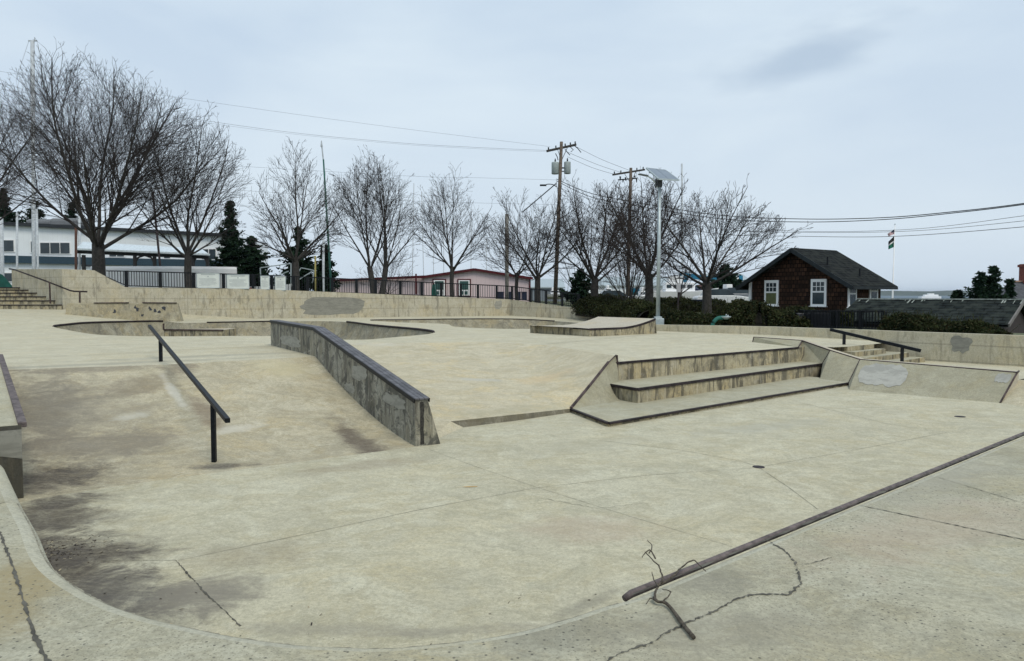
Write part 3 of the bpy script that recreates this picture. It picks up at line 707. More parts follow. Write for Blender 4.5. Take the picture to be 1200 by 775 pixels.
m = MB(); e_ = e0 - ld*.004; m.add([e_+Vector((0,0,-.05)), e_+lpd*1.2+Vector((0,0,-.05)), e_+lpd*1.2+Vector((0,0,-.42)), e_+lpd*.5+Vector((0,0,-.36)), e_+lpd*.2+Vector((0,0,-.33)), e_+Vector((0,0,-.38))], [(0,1,2,3,4,5)])
m.build('paint_patch', M_patchG, ll)

# ------------------------------------------------------------------ rails
def rail(name, label, posts, a, b, w, h, pw, parts='post'):
    base = Vector(posts[0][0]); root = empty(name, base, label, 'grind rail')
    mm = MB(); mm.bar(a, b, w, h); mm.build('rail_bar', M_blackmetal, root, bevel=.006)
    for (p0, p1) in posts:
        mm = MB(); mm.bar(p0, p1, pw, pw); mm.build('post', M_blackmetal, root)
        mm = MB(); mm.box(Vector(p0)+Vector((0,0,.012)), (.12,.12,.02)); mm.build('foot_plate', M_blackmetal, root)
    return root
p2b = at(251,541,FL+.03); p2t = atD(248,474,p2b.y)
D1 = 15.0; p1b = atD(189,442.5,D1); p1t = atD(187,399,D1)
p2t.x = p2b.x; p1t.x = p1b.x; 
rdir = (p2t-p1t).normalized(); ra = p1t - rdir*((p1t.y - atD(175,379,16.6).y) / rdir.y * -1) if False else None
# extend the bar to both ends seen
def ext(p, dr, px):
    best = None
    for k in range(0, 4000):
        q = p + dr*(k*.002)
        x = CX + F*q.x/(q.y*math.cos(PITCH) - (q.z-EYE)*math.sin(PITCH))
        if (dr.y < 0 and x >= px) or (dr.y > 0 and x <= px): return q
    return p + dr*.5
h_ = Vector((0,0,.02))
rail('grind_rail', 'black square grind rail on two posts running down the stained left bank', [(p2b-Vector((0,0,.1)), p2t), (p1b-Vector((0,0,.1)), p1t)], ext(p1t,-rdir,175)+h_, ext(p2t,rdir,267)+h_, .06, .06, .055)
q1b = atD(989,405,22.3); q1t = atD(988.6,391,22.3); q2b = atD(1057,423,21.2); q2t = atD(1056.8,407,21.2); q1t.x=q1b.x; q2t.x=q2b.x
rd2 = (q2t-q1t).normalized()
def lerp_px(p, dr, px): 
    # solve along dr for pixel x
    lo, hi = -6, 6
    for _ in range(50):
        mid = (lo+hi)/2; q = p+dr*mid; x = CX+F*q.x/(q.y*math.cos(PITCH)-(q.z-EYE)*math.sin(PITCH))
        if x < px: lo = mid
        else: hi = mid
    return p+dr*lo
rail('stair_rail', 'black handrail over the small stair beside the right wall', [(q1b-Vector((0,0,.05)), q1t), (q2b-Vector((0,0,.1)), q2t)], lerp_px(q1t,rd2,973)+h_, lerp_px(q2t,rd2,1079)+h_, .08, .09, .07)

# ------------------------------------------------------------------ small stair at the right
ss = empty('small_stair', SO, 'four low concrete steps under the black handrail by the right wall', 'steps')
for k, (v0, u0) in enumerate(((0,0),(.28,-.1),(.62,-.2),(1.0,1.0))):
    z1 = -.002 - .135*(k) ; u1 = (1.75,1.9,2.75,2.95)[k]
    a = SO+su*u0+sv*v0; b = SO+su*u1+sv*v0; p0 = SO+su*u0-sv*.3
    if k == 0: z1 = -.002
    mm = MB(); mm.prism([(q.x,q.y) for q in (a, SO+su*u0-sv*.5, SO+su*u1-sv*.5, b)], -.9-.001*k, z1)
    mm.m = [1 if i == 1 else 0 for i in range(len(mm.f))]
    mm.build('step', [M_riser, M_tread], ss)

m = MB(); kd0 = (RW[0]-W724).normalized(); ks = Vector((.16,.02,0)); q = [W724+ks*-1.2, W724+ks*1.2, RW[0]+ks*1.6, RW[0]+ks*-.6]
m.prism([(p.x,p.y) for p in q], -.9, .14); tag(m.build('low_kerb', M_wallR, loc=Vector((6,37,0))), 'low concrete kerb joining the end of the retaining wall to the low wall at the lamp', 'kerb')
m = MB(); m.grid([[Vector((x,y,-2.6)) for x in (-50,30)] for y in (-16,52)]); m.f = [tuple(reversed(f)) for f in m.f]; tag(m.build('subsoil', simple('subsoil',(.12,.10,.08),1)), kind='structure')
# ------------------------------------------------------------------ kicker pad
K0 = onp(671.5,393); K1 = onp(691,394.6); K2 = onp(768,391)
kd = (K2-K1); kd.z=0; kL = kd.length; kd.normalize(); kp = Vector((-kd.y,kd.x,0)); 
if kp.y < 0: kp = -kp
kdn = K0-K1; kdn.z=0
pad = empty('kicker_pad', K1, 'low concrete pad curving up into a kicker in front of the lamp base', 'skate ramp')
zk = EYE-(385.5-345)/880*K1.y; zk2 = EYE-(373.5-345)/880*K2.y
prof = []
for i in range(21):
    t = i/20; u = max(0,(t-.45)/.55); prof.append((t, zk + (zk2-zk)*u**1.8))
wid = 3.0
f_t = [K1+kd*(kL*t)+Vector((0,0,z-K1.z)) for t, z in prof]; b_t = [p+kp*wid for p in f_t]
m = MB(); m.grid([list(f_t), list(b_t)][::-1], 1); m.grid([[up(p,-.3) for p in f_t], f_t][::-1]); m.grid([[up(p,-.3) for p in b_t], b_t])
m.add([up(f_t[-1],-.3)+kd*.12, f_t[-1], b_t[-1], up(b_t[-1],-.3)+kd*.12], [(0,3,2,1)])
K0t = up(K0,zk); K0b = K0t+kp*wid*.8
m.add([K0t, f_t[0], b_t[0], K0b], [(0,1,2,3)], 1); m.add([K0t, f_t[0], up(f_t[0],-.3), up(K0t,-.3)], [(0,3,2,1)]); m.add([K0t, K0b, up(K0b,-.3), up(K0t,-.3)], [(0,1,2,3)])
o = m.build('pad_body', [M_riser, M_ledgetop], pad)
m = MB()
for a, b in zip(f_t[:-1], f_t[1:]): m.bar(a+Vector((0,0,-.02)), b+Vector((0,0,-.02)), .03, .07)
m.bar(K0t+Vector((0,0,-.02)), f_t[0]+Vector((0,0,-.02)), .03, .05)
m.build('steel_edge', M_copingD, pad)

# ------------------------------------------------------------------ chipped block and bench by the left bowl
Bx0 = atD(73,370,39.3); Bx1 = atD(214,377,39.3); zt_ = EYE-(355.3-345)/880*39.3
blk = empty('concrete_block', Vector(((Bx0.x+Bx1.x)/2,39.3,0)), 'long chipped concrete block with worn top edge behind the left bowl', 'concrete block')
m = MB(); TL = atD(78,355.3,39.6); TR = atD(208,355.3,39.6)
poly_b = [(Bx0.x,39.3),(Bx1.x,39.3),(Bx1.x-.35,40.6),(Bx0.x,40.6)]; poly_t = [(TL.x,39.6),(TR.x,39.6),(TR.x-.35,40.5),(TL.x,40.5)]
m.add([(x,y,-.5) for x,y in poly_b]+[(x,y,zt_) for x,y in poly_t], [(3,2,1,0),(4,5,6,7)]+[(i,(i+1)%4,4+(i+1)%4,4+i) for i in range(4)])
m.build('block_body', M_block, blk, bevel=.03)
m = MB()
m.bar(atD(110,355.2,39.57), atD(151,354.8,39.57), .05,.05); m.bar(atD(167,354.8,39.57), atD(207,355.2,39.57), .05,.05)
m.build('steel_edge', M_rust, blk)
M_chip = simple('chipped dark paint', (.04,.045,.055), .8)
rr = random.Random(5)
for (x,y) in ((134,366),(159,361),(161,364),(175,361),(176,363),(191,361.5),(193,363),(167,370),(181,365),(186,366)):
    p = atD(x,y,39.43-.0+ (366-y)*.0); yy = 39.3+ .3*( (p.z+.5)/(zt_+.5)) - .01; p = atD(x,y,yy); n = 7
    m = MB(); m.add([p+Vector((math.cos(k/n*6.28)*rr.uniform(.03,.13),0,math.sin(k/n*6.28)*rr.uniform(.03,.17))) for k in range(n)], [tuple(range(n))]); m.build('chip_mark', M_chip, blk)
bn = empty('bowl_bench', atD(225,387,36.9), 'low concrete shelf with dark edge inside the left bowl, right of the chipped block', 'concrete shelf')
zn = EYE-(386.8-345)/880*36.9; n0 = atD(192,386.5,36.9); n1 = atD(262,387.2,36.9)
m = MB(); m.prism([(n0.x,36.9),(n1.x,36.9),(n1.x,38.6),(n0.x,40.0)], -1.6, zn); m.m=[1 if i == 1 else 0 for i in range(6)]; m.build('shelf_body', [M_riser, M_ledgetop], bn)
m = MB(); m.bar(n0+Vector((0,-.02,0)), n1+Vector((0,-.02,0)), .05,.07); m.bar(n0+Vector((0,-.02,0)), Vector((n0.x,36.88,.06)), .06,.06); m.build('steel_edge', M_rust, bn)

# ------------------------------------------------------------------ retaining walls
def wall_thing(name, label, pts, tops, bases, thick, mat, cap=True):
    root = empty(name, pts[0], label, 'wall')
    m = MB(); n = len(pts)
    offs = []
    for i, p in enumerate(pts):
        t = pts[min(i+1,n-1)] - pts[max(i-1,0)]; t.z = 0; t.normalize(); offs.append(Vector((-t.y,t.x,0))*thick)
    f0 = [up(p,b) for p,b in zip(pts,bases)]; f1 = [up(p,t) for p,t in zip(pts,tops)]
    b1 = [up(p+o,t) for p,o,t in zip(pts,offs,tops)]; b0 = [up(p+o,b) for p,o,b in zip(pts,offs,bases)]
    m.grid([f1,f0]); m.grid([b1,f1]); m.grid([b0,b1]); m.add([f0[0],f1[0],b1[0],b0[0]],[(0,1,2,3)]); m.add([f0[-1],f1[-1],b1[-1],b0[-1]],[(3,2,1,0)])
    m.build('wall_body', mat, root)
    return root, offs
wl, _ = wall_thing('retaining_wall', 'long stained concrete retaining wall along the back with the black fence on top', [W15,W75,W112,W147,W300,W597,W724],
    [3.1,2.92,2.88,1.915,1.82,1.16,.344], [-.6]*7, .3, M_wall)
# grey paint-over patches on it
def wall_patch(px, py, rx, rz_, wa, wb, seed, mat, root, jag=.12, n=26):
    d = ray(px,py); u = (wb-wa); u.z=0; u.normalize(); n_ = Vector((u.y,-u.x,0))
    t_ = (wa-Vector((0,0,EYE))).dot(n_)/d.dot(n_); p = Vector((0,0,EYE))+d*t_
    b = blob((p,u,Vector((0,0,1))), 0,0,rx,rz_, n, seed, jag, lift=.006); return b.build('paint_patch', mat, root)
wall_patch(390.5,358.7,1.9,.55,W300,W597,11,M_patchG,wl,.09)
wall_patch(584,357,.25,.3,W300,W597,12,M_patchM,wl,.3,14)
d_ = (W724-W597).normalized(); 
for (xa,xb,ya,yb) in ((693.5,713,364.8,376.5),):
    m = MB(); n_ = Vector((d_.y,-d_.x,0)); pts = []
    for (x,y) in ((xa,ya+.5),(xa,yb-.6),(xb,yb-.3),(xb,ya+1.6)):
        d = ray(x,y); t_ = (W597-Vector((0,0,EYE))).dot(n_)/d.dot(n_); pts.append(Vector((0,0,EYE))+d*t_ + n_*(.006 if n_.y < 0 else -.006))
    m.add(pts, [(0,1,2,3)]); m.build('paint_patch', M_patchG, wl)
wr, _ = wall_thing('low_wall', 'concrete wall rising to the right in front of the hedge and shingled cottage', list(reversed([RW[0],RW[1],RW[2],RW[3],RW[4],RW[5],RW[6]]))[::-1],
    [.30,.335,.335,.335,.335,.335,.335], [-.9]*7, .3, M_wallR)
wall_patch(1126,404,.30,.24,RW[3],RW[4],21,M_patchG,wr,.25,18)

# ------------------------------------------------------------------ back-left stairs and handrail
bs = empty('back_stairs', Vector((-30,42.3,.7)), 'wide concrete stairs with dark nosings in the far left corner', 'stairs')
ys = [362.5,357,352,347.3,343,339.5,336.8]; nn = len(ys)
u15 = (W15-W75)
for k in range(6):
    D0 = 42.3 + k*.95; zb = .0; zt2 = EYE - (ys[k+1]-345)/880*(D0)
    xr = W75.x + (W15.x-W75.x)*max(0,(D0-42.5)/5.5) + .05
    mm = MB(); mm.prism([(-48,D0),(xr,D0),(xr-1.1,D0+1.05 if k<5 else D0+5),(-48,D0+1.05 if k<5 else D0+5)], .0-.01*k, zt2); mm.m=[1 if i==1 else 0 for i in range(6)]
    st = mm.build('step', [M_riser, M_tread], bs)
    mm = MB(); mm.bar((-48,D0-.01,zt2-.03),(xr,D0-.01,zt2-.03), .05,.06); mm.build('nosing', M_copingD, st)
hr = empty('wall_handrail', atD(59,353,42.3), 'thin dark handrail following the stairs in front of the high wall corner', 'handrail')
m = MB(); D_ = 42.6; pts = [atD(11,315.2,46.5), atD(18,316.5,46), atD(55,330,43.2), atD(82,340.6,42.0), atD(87,341.6,42), atD(102,342,42)]
m.tube(pts, .045, 8); m.build('rail_bar', M_copingD, hr, smooth=True)
for (a,b,D_) in (((58,331),(59,353),42.9),((93.5,342),(93.5,353.5),42)):
    m = MB(); m.tube([atD(a[0],a[1],D_), atD(b[0],b[1]+3,D_)], .045, 6); m.build('post', M_rust, hr)

# ------------------------------------------------------------------ fence on the wall
fn = empty('metal_fence', W147+Vector((0,0,1.9)), 'black steel picket fence along the top of the retaining wall', 'fence')
def seg_pt(px, a, b):
    # plan point on segment a-b (pushed back .15) seen at pixel column px
    k = (px-CX)/F; d = b-a; t = (a.x-k*a.y)/(k*d.y-d.x); return a + d*t
def fz(px):      # (top, bottom) z of the fence as function of pixel column along the wall
    top = [(124,317.8),(147,318),(300,322.3),(450,329),(597,335.5),(680,345.3)]; bot = [(124,326),(147,336.4),(300,340.9),(450,346),(597,350.7),(680,361)]
    def f(T):
        for (x0,y0),(x1,y1) in zip(T[:-1],T[1:]):
            if px <= x1: return y0+(y1-y0)*(px-x0)/(x1-x0)
        return T[-1][1]
    return f(top), f(bot)
def fence_pt(px):
    a, b = (W147,W300) if px < 300 else ((W300,W597) if px < 597 else (W597,W724))
    if px < 147: a, b = W112, W147
    p = seg_pt(px,a,b); p = p + Vector((0,.15,0)); t, bb = fz(px)
    return up(p, EYE-(t-345)/880*p.y), up(p, EYE-(bb-345)/880*p.y)
posts_px = [147.5,187,225,262,296,317,345.0-26,0]
posts_px = [147.5,187.3,226.5,261.5,296,318,344,360,389,417.5,440,469,494,517,540,560,582,600,622,640,659,678]
prev = None
for i, px in enumerate(posts_px):
    t, b = fence_pt(px)
    mm = MB(); mm.box((t+b)/2, (.17 if i < 14 else .15, .1, (t-b).z+.06)); mm.build('post', M_blackmetal, fn)
pxs = [124]+posts_px
for i in range(len(pxs)-1):
    x0, x1 = pxs[i], pxs[i+1]; (t0,b0),(t1,b1) = fence_pt(x0), fence_pt(x1)
    L = (t1-t0).length; mm = MB()
    mm.bar(t0, t1, .05, .06); mm.bar(b0+Vector((0,0,.07)), b1+Vector((0,0,.07)), .05, .05)
    if i in (7,): pass
    n = max(2, int(L/.145))
    for k in range(1, n):
        s = k/n; tt_ = t0.lerp(t1,s); bb_ = b0.lerp(b1,s)+Vector((0,0,.07)); mm.bar(bb_, tt_, .028, .028)
    mm.build('picket_panel', M_blackmetal, fn)
# notice boards on the fence
def notice(x0,x1,y0,y1,label,dark=False):
    (t0,_),(t1,_) = fence_pt(x0), fence_pt(x1); D = (t0.y+t1.y)/2 - .09
    a = atD(x0,y0,D); b = atD(x1,y1,D); w_, h2 = b.x-a.x, a.z-b.z; c = Vector(((a.x+b.x)/2, D, (a.z+b.z)/2))
    root = empty('notice_board', c-Vector((0,0,h2/2)), label, 'sign', 'notice boards on the fence')
    mm = MB(); mm.box(c, (w_,.03,h2)); mm.build('board', M_signw, root)
    mm = MB(); rr = random.Random(int(x0)); y_ = D-.018
    mm.box((c.x, y_, a.z-h2*.10), (w_*.62,.004,h2*.05)); 
    n = 9
    pts = [Vector((c.x+math.cos(k/n*6.283)*h2*.05, y_, a.z-h2*.23+math.sin(k/n*6.283)*h2*.05)) for k in range(n)]; mm.add([p for p in reversed(pts)], [tuple(range(n))])
    z = a.z-h2*.36
    while z > b.z+h2*.14:
        ww = w_*rr.uniform(.5,.8); mm.box((c.x-(w_*.8-ww)/2*rr.choice((0,1)), y_, z), (ww,.004,h2*.018)); z -= h2*.065
    mm.build('lettering', simple('faded lettering', (.33,.37,.38), .7) if 'faded lettering' not in bpy.data.materials else bpy.data.materials['faded lettering'], root)
    mm = MB(); 
    for (p,q) in (((a.x,a.z),(b.x,a.z)),((b.x,a.z),(b.x,b.z)),((b.x,b.z),(a.x,b.z)),((a.x,b.z),(a.x,a.z))): mm.bar((p[0],D-.02,p[1]),(q[0],D-.02,q[1]),.03,.03)
    mm.build('frame', M_galv, root)
notice(230.5,257.5,320.3,337.6,'wide white notice board, leftmost of those on the fence')
notice(265.8,292.2,322,338.6,'wide white notice board, second from left on the fence')
notice(305.5,316,323.5,339.2,'narrow white notice board, third from left on the fence')
notice(322.5,335,323.9,340.3,'narrow white notice board nearest the third bare tree, last of the row')

# ------------------------------------------------------------------ terrain, water, hills
zt = gauss_field([(-60,50,1.8),(-32,48.5,1.9),(-25,44.5,1.7),(-20,47,1.6),(-8,49,1.25),(0,51,.9),(4,48,.4),(8,46,.1),(6,38,.0),(6,31,.12),(12,27,.1),(16,20,.1),(26,12,.1),(30,20,0),
    (20,45,-.3),(15,75,-.4),(0,80,.6),(-10,80,1.2),(-60,90,1.8),(-30,90,1.7),(45,90,-2.5),(60,60,-2.0),(30,36,-.6),(-45,0,0),(-60,10,.1),(26,-10,0),(0,-20,-.02),(-50,-20,-.02),(40,0,0),(25,120,-3),(-20,160,1.5),(-80,200,2),(60,150,-12),(150,100,-12),(150,20,-6),(100,250,-14),(0,260,-8),(-60,350,0),(100,400,-14),(300,100,-14),(400,400,-14),(-300,300,4),(-300,0,2),(0,-300,2),(300,-200,2)], 6)
park = [(-45,-13.9,-.03),(26,-13.9,-.03),(26.2,7.7,.1)] + [(p.x+.12,p.y+.12,.12) for p in reversed(RW[:-1])] + [(6.5,44.9,.05)] + [(W597.x,W597.y+.15,.9),(W300.x,W300.y+.15,1.6),(W147.x,W147.y+.15,1.65),(W112.x,W112.y+.15,1.7),(W75.x-.05,W75.y+.2,1.75),(W15.x,W15.y,1.9),(-45,48,1.9),(-45,42.6,.7)]
m = fill([(-300,-300,2),(300,-300,2),(400,100,-14),(400,500,-14),(-300,500,4)], [park], zt, 14, .6)
m2 = fill([(-90,-30),(80,-30),(80,140),(-90,140)], [park], zt, 2.5, .4)
outer2 = [(-90,-30),(80,-30),(80,140),(-90,140)]
m = fill([(-900,-300,2),(900,-300,2),(900,300,-14),(900,900,-14),(-900,900,4)], [outer2], zt, 30, .6)
tag(m2.build('ground', M_grass, smooth=True), kind='structure'); tag(m.build('outer_ground', M_grass, smooth=True), kind='structure')
t = NT('sea'); wv = t.noise(.6, 5, .6, vec=t.mapping((1,3,1))); M_sea = t.out((.05,.09,.12), .5, wv, .5, .5, 0, .25)
m = MB(); m.grid([[Vector((x,y,-9)) for x in (-9000,9000)] for y in (60,13500)]); m.f=[tuple(reversed(f)) for f in m.f]; tag(m.build('water', M_sea), kind='structure')
m = MB(); rows=[]; xs = [ -3000 + 60*i for i in range(160)]
for (Y, hh) in ((5200,0),(5350,1),(5900,1)):
    rows.append([Vector((x,Y,-9 + hh*(34+16*mnoise.noise(Vector((x/700,Y/900,0)))+5*mnoise.noise(Vector((x/90,Y/300,3)))))) for x in xs])
rows.append([Vector((x,6600,-9)) for x in xs])
m.grid([list(reversed(r)) for r in rows]); tag(m.build('hills', leafmat('far forest', ((.05,.07,.05),(.06,.08,.06),(.07,.08,.06)), .004)), kind='structure')

# ------------------------------------------------------------------ joints, cracks, drains
def jline(name, pts, wdt, mat, n=24, jit=.3, wob=0, seed=1):
    rr = random.Random(seed); P_ = resample(pts, n)
    for p in P_[1:-1]: p.x += rr.uniform(-wob,wob); p.y += rr.uniform(-wob,wob)
    mm = MB(); ribbon(mm, P_, wdt, .004, jit); return tag(mm.build(name, mat), kind='structure')
f_ = lambda *L: [at(x,y,FL) for x,y in L]; d0 = lambda *L: [at(x,y,0) for x,y in L]
jline('floor_joint', f_((503,527),(560,548),(628,571),(740,606),(858,641)), .005, M_jointL)
jline('floor_joint', f_((209,657),(350,628),(490,598),(628,572),(760,557),(885,548.5),(1000,528),(1110,507)), .006, M_jointL, 40)
jline('floor_joint', f_((889,548),(925,572),(958,597)), .006, M_jointL)
jline('floor_joint', f_((889,547),(865,540),(800,528),(700,516)), .007, M_jointL)
jline('floor_joint', f_((206,657),(240,695),(282,734)), .008, M_joint, 60, .8, .006)
jline('floor_joint', f_((120,657),(160,657),(207,657)), .006, M_jointL)
jline('floor_joint', f_((40,582),(100,574),(200,558),(300,545)), .006, M_jointL)
jline('floor_joint', f_((1110,507),(1040,497),(930,470)), .007, M_jointL)
jline('deck_joint', d0((-14,600),(0,625),(13.6,661),(28.8,707),(39.4,743),(54.6,775),(75,830)), .011, M_joint, 110, .8, .004)
jline('deck_joint', d0((999.6,591),(1100,612),(1200,633),(1300,655)), .007, M_joint, 60, .7, .004)
jline('deck_joint', d0((-5,592),(12,587.5),(24,586)), .005, M_joint, 12, .5, .002)
jline('deck_crack', d0((897,633),(918,645),(931,658),(936,672),(938.6,684.6),(925,697.6),(905,697),(883.5,697.6),(866,701),(850,709),(838,717),(824.5,722),(805,731),(782,741.7),(768,751),(754.7,757),(735,763),(712,775),(690,800)), .007, M_joint, 170, .9, .007, 4)
jline('deck_crack', d0((934,663),(950,661),(975,654)), .004, M_joint, 20, .6, .004, 5)
jline('deck_crack', d0((1040,555),(1100,560),(1200,590)), .005, M_jointL, 40, .6, .006, 6)
jline('floor_crack', f_((640,585),(700,596),(760,590)), .005, M_jointL, 30, .6, .02, 8)
# platform joints
def pj(pts, wdt, mat, seed=1):
    P_ = resample([onp(x,y) for x,y in pts], 40)
    for p in P_: p.z = zp(p.x,p.y)+.012
    mm = MB(); ribbon(mm, P_, wdt, .006, .3); tag(mm.build('platform_joint', mat), kind='structure')
pj([(5,421),(120,416),(330,405)], .03, M_jointL); pj([(640,404),(760,392.5),(880,388)], .03, M_jointL)
for (x,y,r_,lab) in ((889,547.5,.075,'small round floor drain where the pit joints meet'),(1125,488.5,.09,'small round floor drain near the slanted ledge')):
    c = at(x,y,FL); m = MB(); n=18
    m.add([c+Vector((math.cos(k/n*6.283)*r_, math.sin(k/n*6.283)*r_, .006)) for k in range(n)]+[c+Vector((math.cos(k/n*6.283)*r_*1.1, math.sin(k/n*6.283)*r_*1.1, -.004)) for k in range(n)], [tuple(range(n))]+[(k,n+k,n+(k+1)%n,(k+1)%n) for k in range(n)])
    tag(m.build('floor_drain', M_copingD, loc=c), lab, 'drain')
# small debris along the dirty corner
m = MB(); rr = random.Random(9)
for k in range(330):
    px = rr.choice((rr.gauss(72,10), rr.uniform(35,330))); py = {True: 0}.get(False, 0)
    # just inside the lip
    i = rr.randrange(6, len(lipc)-3); p = lipc[i] if rr.random()<.10 else min(lipc, key=lambda q: (q-at(68,655,0)).length)
    t = Vector((rr.gauss(0,.13), rr.gauss(0,.16), 0)); p = p+t
    dv_ = Vector((p.x,p.y)).normalized(); s_ = 1.52 + abs(rr.gauss(0,.06)); q = Vector((p.x*s_, p.y*s_, FL+.004))
    if not (q.x > -6 and q.y < 7): continue
    a = rr.uniform(0,6.28); L = rr.uniform(.004,.018); w_ = rr.uniform(.002,.007)
    u = Vector((math.cos(a),math.sin(a),rr.uniform(0,.4)))*L; v = Vector((-math.sin(a),math.cos(a),0))*w_
    m.add([q-u-v,q+u-v,q+u+v,q-u+v],[(0,1,2,3)], rr.choice((0,0,1,2)))
tag(m.build('litter', [simple('leaf litter dark', (.05,.035,.02),.9), simple('leaf litter pale', (.35,.3,.2),.9), M_twig]), 'scattered dry leaf bits in the dirty corner of the pit', 'litter', kind='stuff')

mq = MB(); c = at(550,571,FL); mq.add([c+Vector((-.09,-.01,.004)),c+Vector((-.02,.03,.004)),c+Vector((.1,.035,.004)),c+Vector((.09,.005,.004)),c+Vector((.0,-.02,.004))],[(4,3,2,1,0)]); mq.f[0] = tuple(reversed(mq.f[0]))
tag(mq.build('paint_mark', simple('faded orange paint', (.50,.33,.14), .9), loc=c), 'small faded orange paint mark on the middle of the pit floor', 'paint mark')
# ------------------------------------------------------------------ fallen branch
def br(pts, z):
    return [at(x,y,0)+Vector((0,0,zz)) for (x,y),zz in zip(pts,z)]
fb = empty('fallen_branch', at(770,705,0), 'forked dead branch lying across the edge of the near deck', 'branch')
m = MB()
m.tube(catmull(br([(813,751),(800,735),(787,717),(779,711),(771,710),(766,705)], [.014,.014,.014,.02,.02,.02]),3), [.0098-.00025*i+(.0012 if i in (4,9,13) else 0) for i in range(16)], 8)
m.build('main_stem', simple('branch bark', (.075,.062,.045), .95, 0, .5, 60, .6), fb, smooth=True)
m = MB(); Mb = bpy.data.materials['branch bark']
rr = random.Random(3)
def sub(pts, z, r0): 
    c = catmull(br(pts,z),4); c = [p+Vector((rr.uniform(-.003,.003),rr.uniform(-.003,.003),rr.uniform(-.002,.002))) for p in c]; m.tube(c, [r0*(1-.6*i/len(c)) for i in range(len(c))], 6)
sub([(767,706),(770,696),(776,691),(775,686),(772,679),(769,676),(756,664)], [.015,.03,.045,.06,.07,.07,.08], .0065)
sub([(776,692),(783,687),(792,681),(797,675),(806,669),(813,665),(819,668),(827,673)], [.035,.035,.04,.04,.045,.04,.03,.015], .006)
sub([(768,676),(761,668),(752,675)], [.1,.11,.1], .005); sub([(760,672),(764,667),(759,660)], [.11,.12,.13], .004); sub([(772,697),(766,690),(764,684)], [.04,.05,.06], .004)
sub([(777,710),(786,703),(776,700)], [.02,.04,.04], .004); sub([(770,710),(762,706),(757,711)], [.02,.02,.01], .004)
m.build('twigs', Mb, fb, smooth=True)

# ------------------------------------------------------------------ bare trees
def perp(d, rr):
    v = Vector((rr.gauss(0,1), rr.gauss(0,1), rr.gauss(0,1))); v = v - d*v.dot(d); return v.normalized()
def bare_tree(loc, H, Wd, tr, fork, nl, seed, label, mat2=M_twig, spread=(25,62), dens=1.0, depth=3, group='bare trees behind the retaining wall', cat='tree', name='bare_tree', twin=False, thin=.0095, up_=.026):
    rr = random.Random(seed); root = empty(name, loc, label, cat, group)
    T = MB(); Cn = MB(); L0 = Vector(loc)
    cz = fork + (H-fork)*.36; rz_ = (H-cz)*.93; rw = Wd/2*1.04
    def inside_e(p):
        q = p-L0
        zz = (q.z-cz)/(rz_ if q.z > cz else (cz-fork*.15)); return (q.x/rw)**2+(q.y/rw)**2+zz**2
    def grow(p, d, L, r, lev):
        n = max(3, int(L/(.6 if lev < 2 else .42))); st = L/n; pts = [p.copy()]; rs = [r]; kids = []
        lim = 1.0 + rr.uniform(-.22,.12) if lev > 1 else 1.0
        for i in range(n):
            d = (d + Vector((rr.gauss(0,1),rr.gauss(0,1),rr.gauss(0,1)))*(.042 if lev < 2 else .06) + Vector((0,0,up_*(1.0 if lev else .8)))).normalized()
            p = p + d*st; pts.append(p.copy()); rs.append(max(thin*.6, r*(1-.85*((i+1)/n)**.8)))
            t = (i+1)/n
            if lev < depth and t > (.14 if lev == 0 else .1):
                k = 1 if rr.random() < (.9 if lev < 2 else .85)*dens else 0
                if rr.random() < .45*dens: k += 1
                for _ in range(k): kids.append((p.copy(), d.copy(), t, rs[-1]))
            if inside_e(p) > lim: break
        (T if lev == 0 else Cn).tube(pts, rs, (7 if lev == 0 else (5 if lev == 1 else 3)), cap=False)
        for (q, dd, t, rr_) in kids:
            ang = R(rr.uniform(20,42)); nd = (dd*math.cos(ang) + perp(dd, rr)*math.sin(ang)).normalized()
            if nd.z < -.15: nd.z = abs(nd.z)*.3; nd.normalize()
            LL = L*(.60-.36*t)*rr.uniform(.7,1.15) if lev < 2 else min(1.3, L*rr.uniform(.4,.7)*(1-.3*t))
            grow(q, nd, max(.55, LL), max(thin, rr_*rr.uniform(.38,.6)), lev+1)
    stems = [(L0.copy(), Vector((0,0,1)))] if not twin else [(L0+Vector((-.12*tr/.3,0,0)), Vector((-.13,0,1)).normalized()), (L0+Vector((.35,.1,0)), Vector((.16,.02,1)).normalized())]
    for (p0, d0_) in stems:
        pts = [p0-Vector((0,0,.4)), p0, p0+d0_*fork*.5+Vector((rr.gauss(0,.05),0,0)), p0+d0_*fork]
        T.tube(pts, [tr*1.25, tr*1.05, tr*.92, tr*.85], 10, cap=False); f = pts[-1]
        nn_ = nl+2 if not twin else max(4, nl//2+2)
        for k in range(nn_):
            az = 2*math.pi*(k+rr.uniform(-.25,.25))/nn_ + seed; tilt = R(spread[0]*.6+(spread[1]+8-spread[0]*.6)*((k*0.618+rr.uniform(0,.15))%1.0)**.8)
            d = Vector((math.cos(az)*math.sin(tilt), math.sin(az)*math.sin(tilt), math.cos(tilt)))
            if twin: d = (d + d0_*.5).normalized()
            Lr = .5
            while Lr < H and inside_e(f + d*Lr) < 1: Lr += .3
            Lr *= 1.1
            grow(f-d0_*rr.uniform(0,fork*.18), d, Lr, tr*rr.uniform(.26,.42), 0)
    T.build('trunk', M_bark, root, smooth=True); Cn.build('crown', mat2, root)
    return root
def tree_at(px, D, topy, left, right, tr, fork, nl, seed, label, **kw):
    X = (px-600)/880*D; z = zt(X,D)-.05; H = EYE + (345-topy)/880*D - z; Wd = (right-left)/880*D
    return bare_tree(Vector((X,D,z)), H, Wd, tr, fork, nl, seed, label, **kw)
tree_at(117,47.5,72,-30,238,.42,3.0,8,3,'tallest bare tree with massive trunk rising behind the high end of the wall', spread=(18,54), dens=1.15)
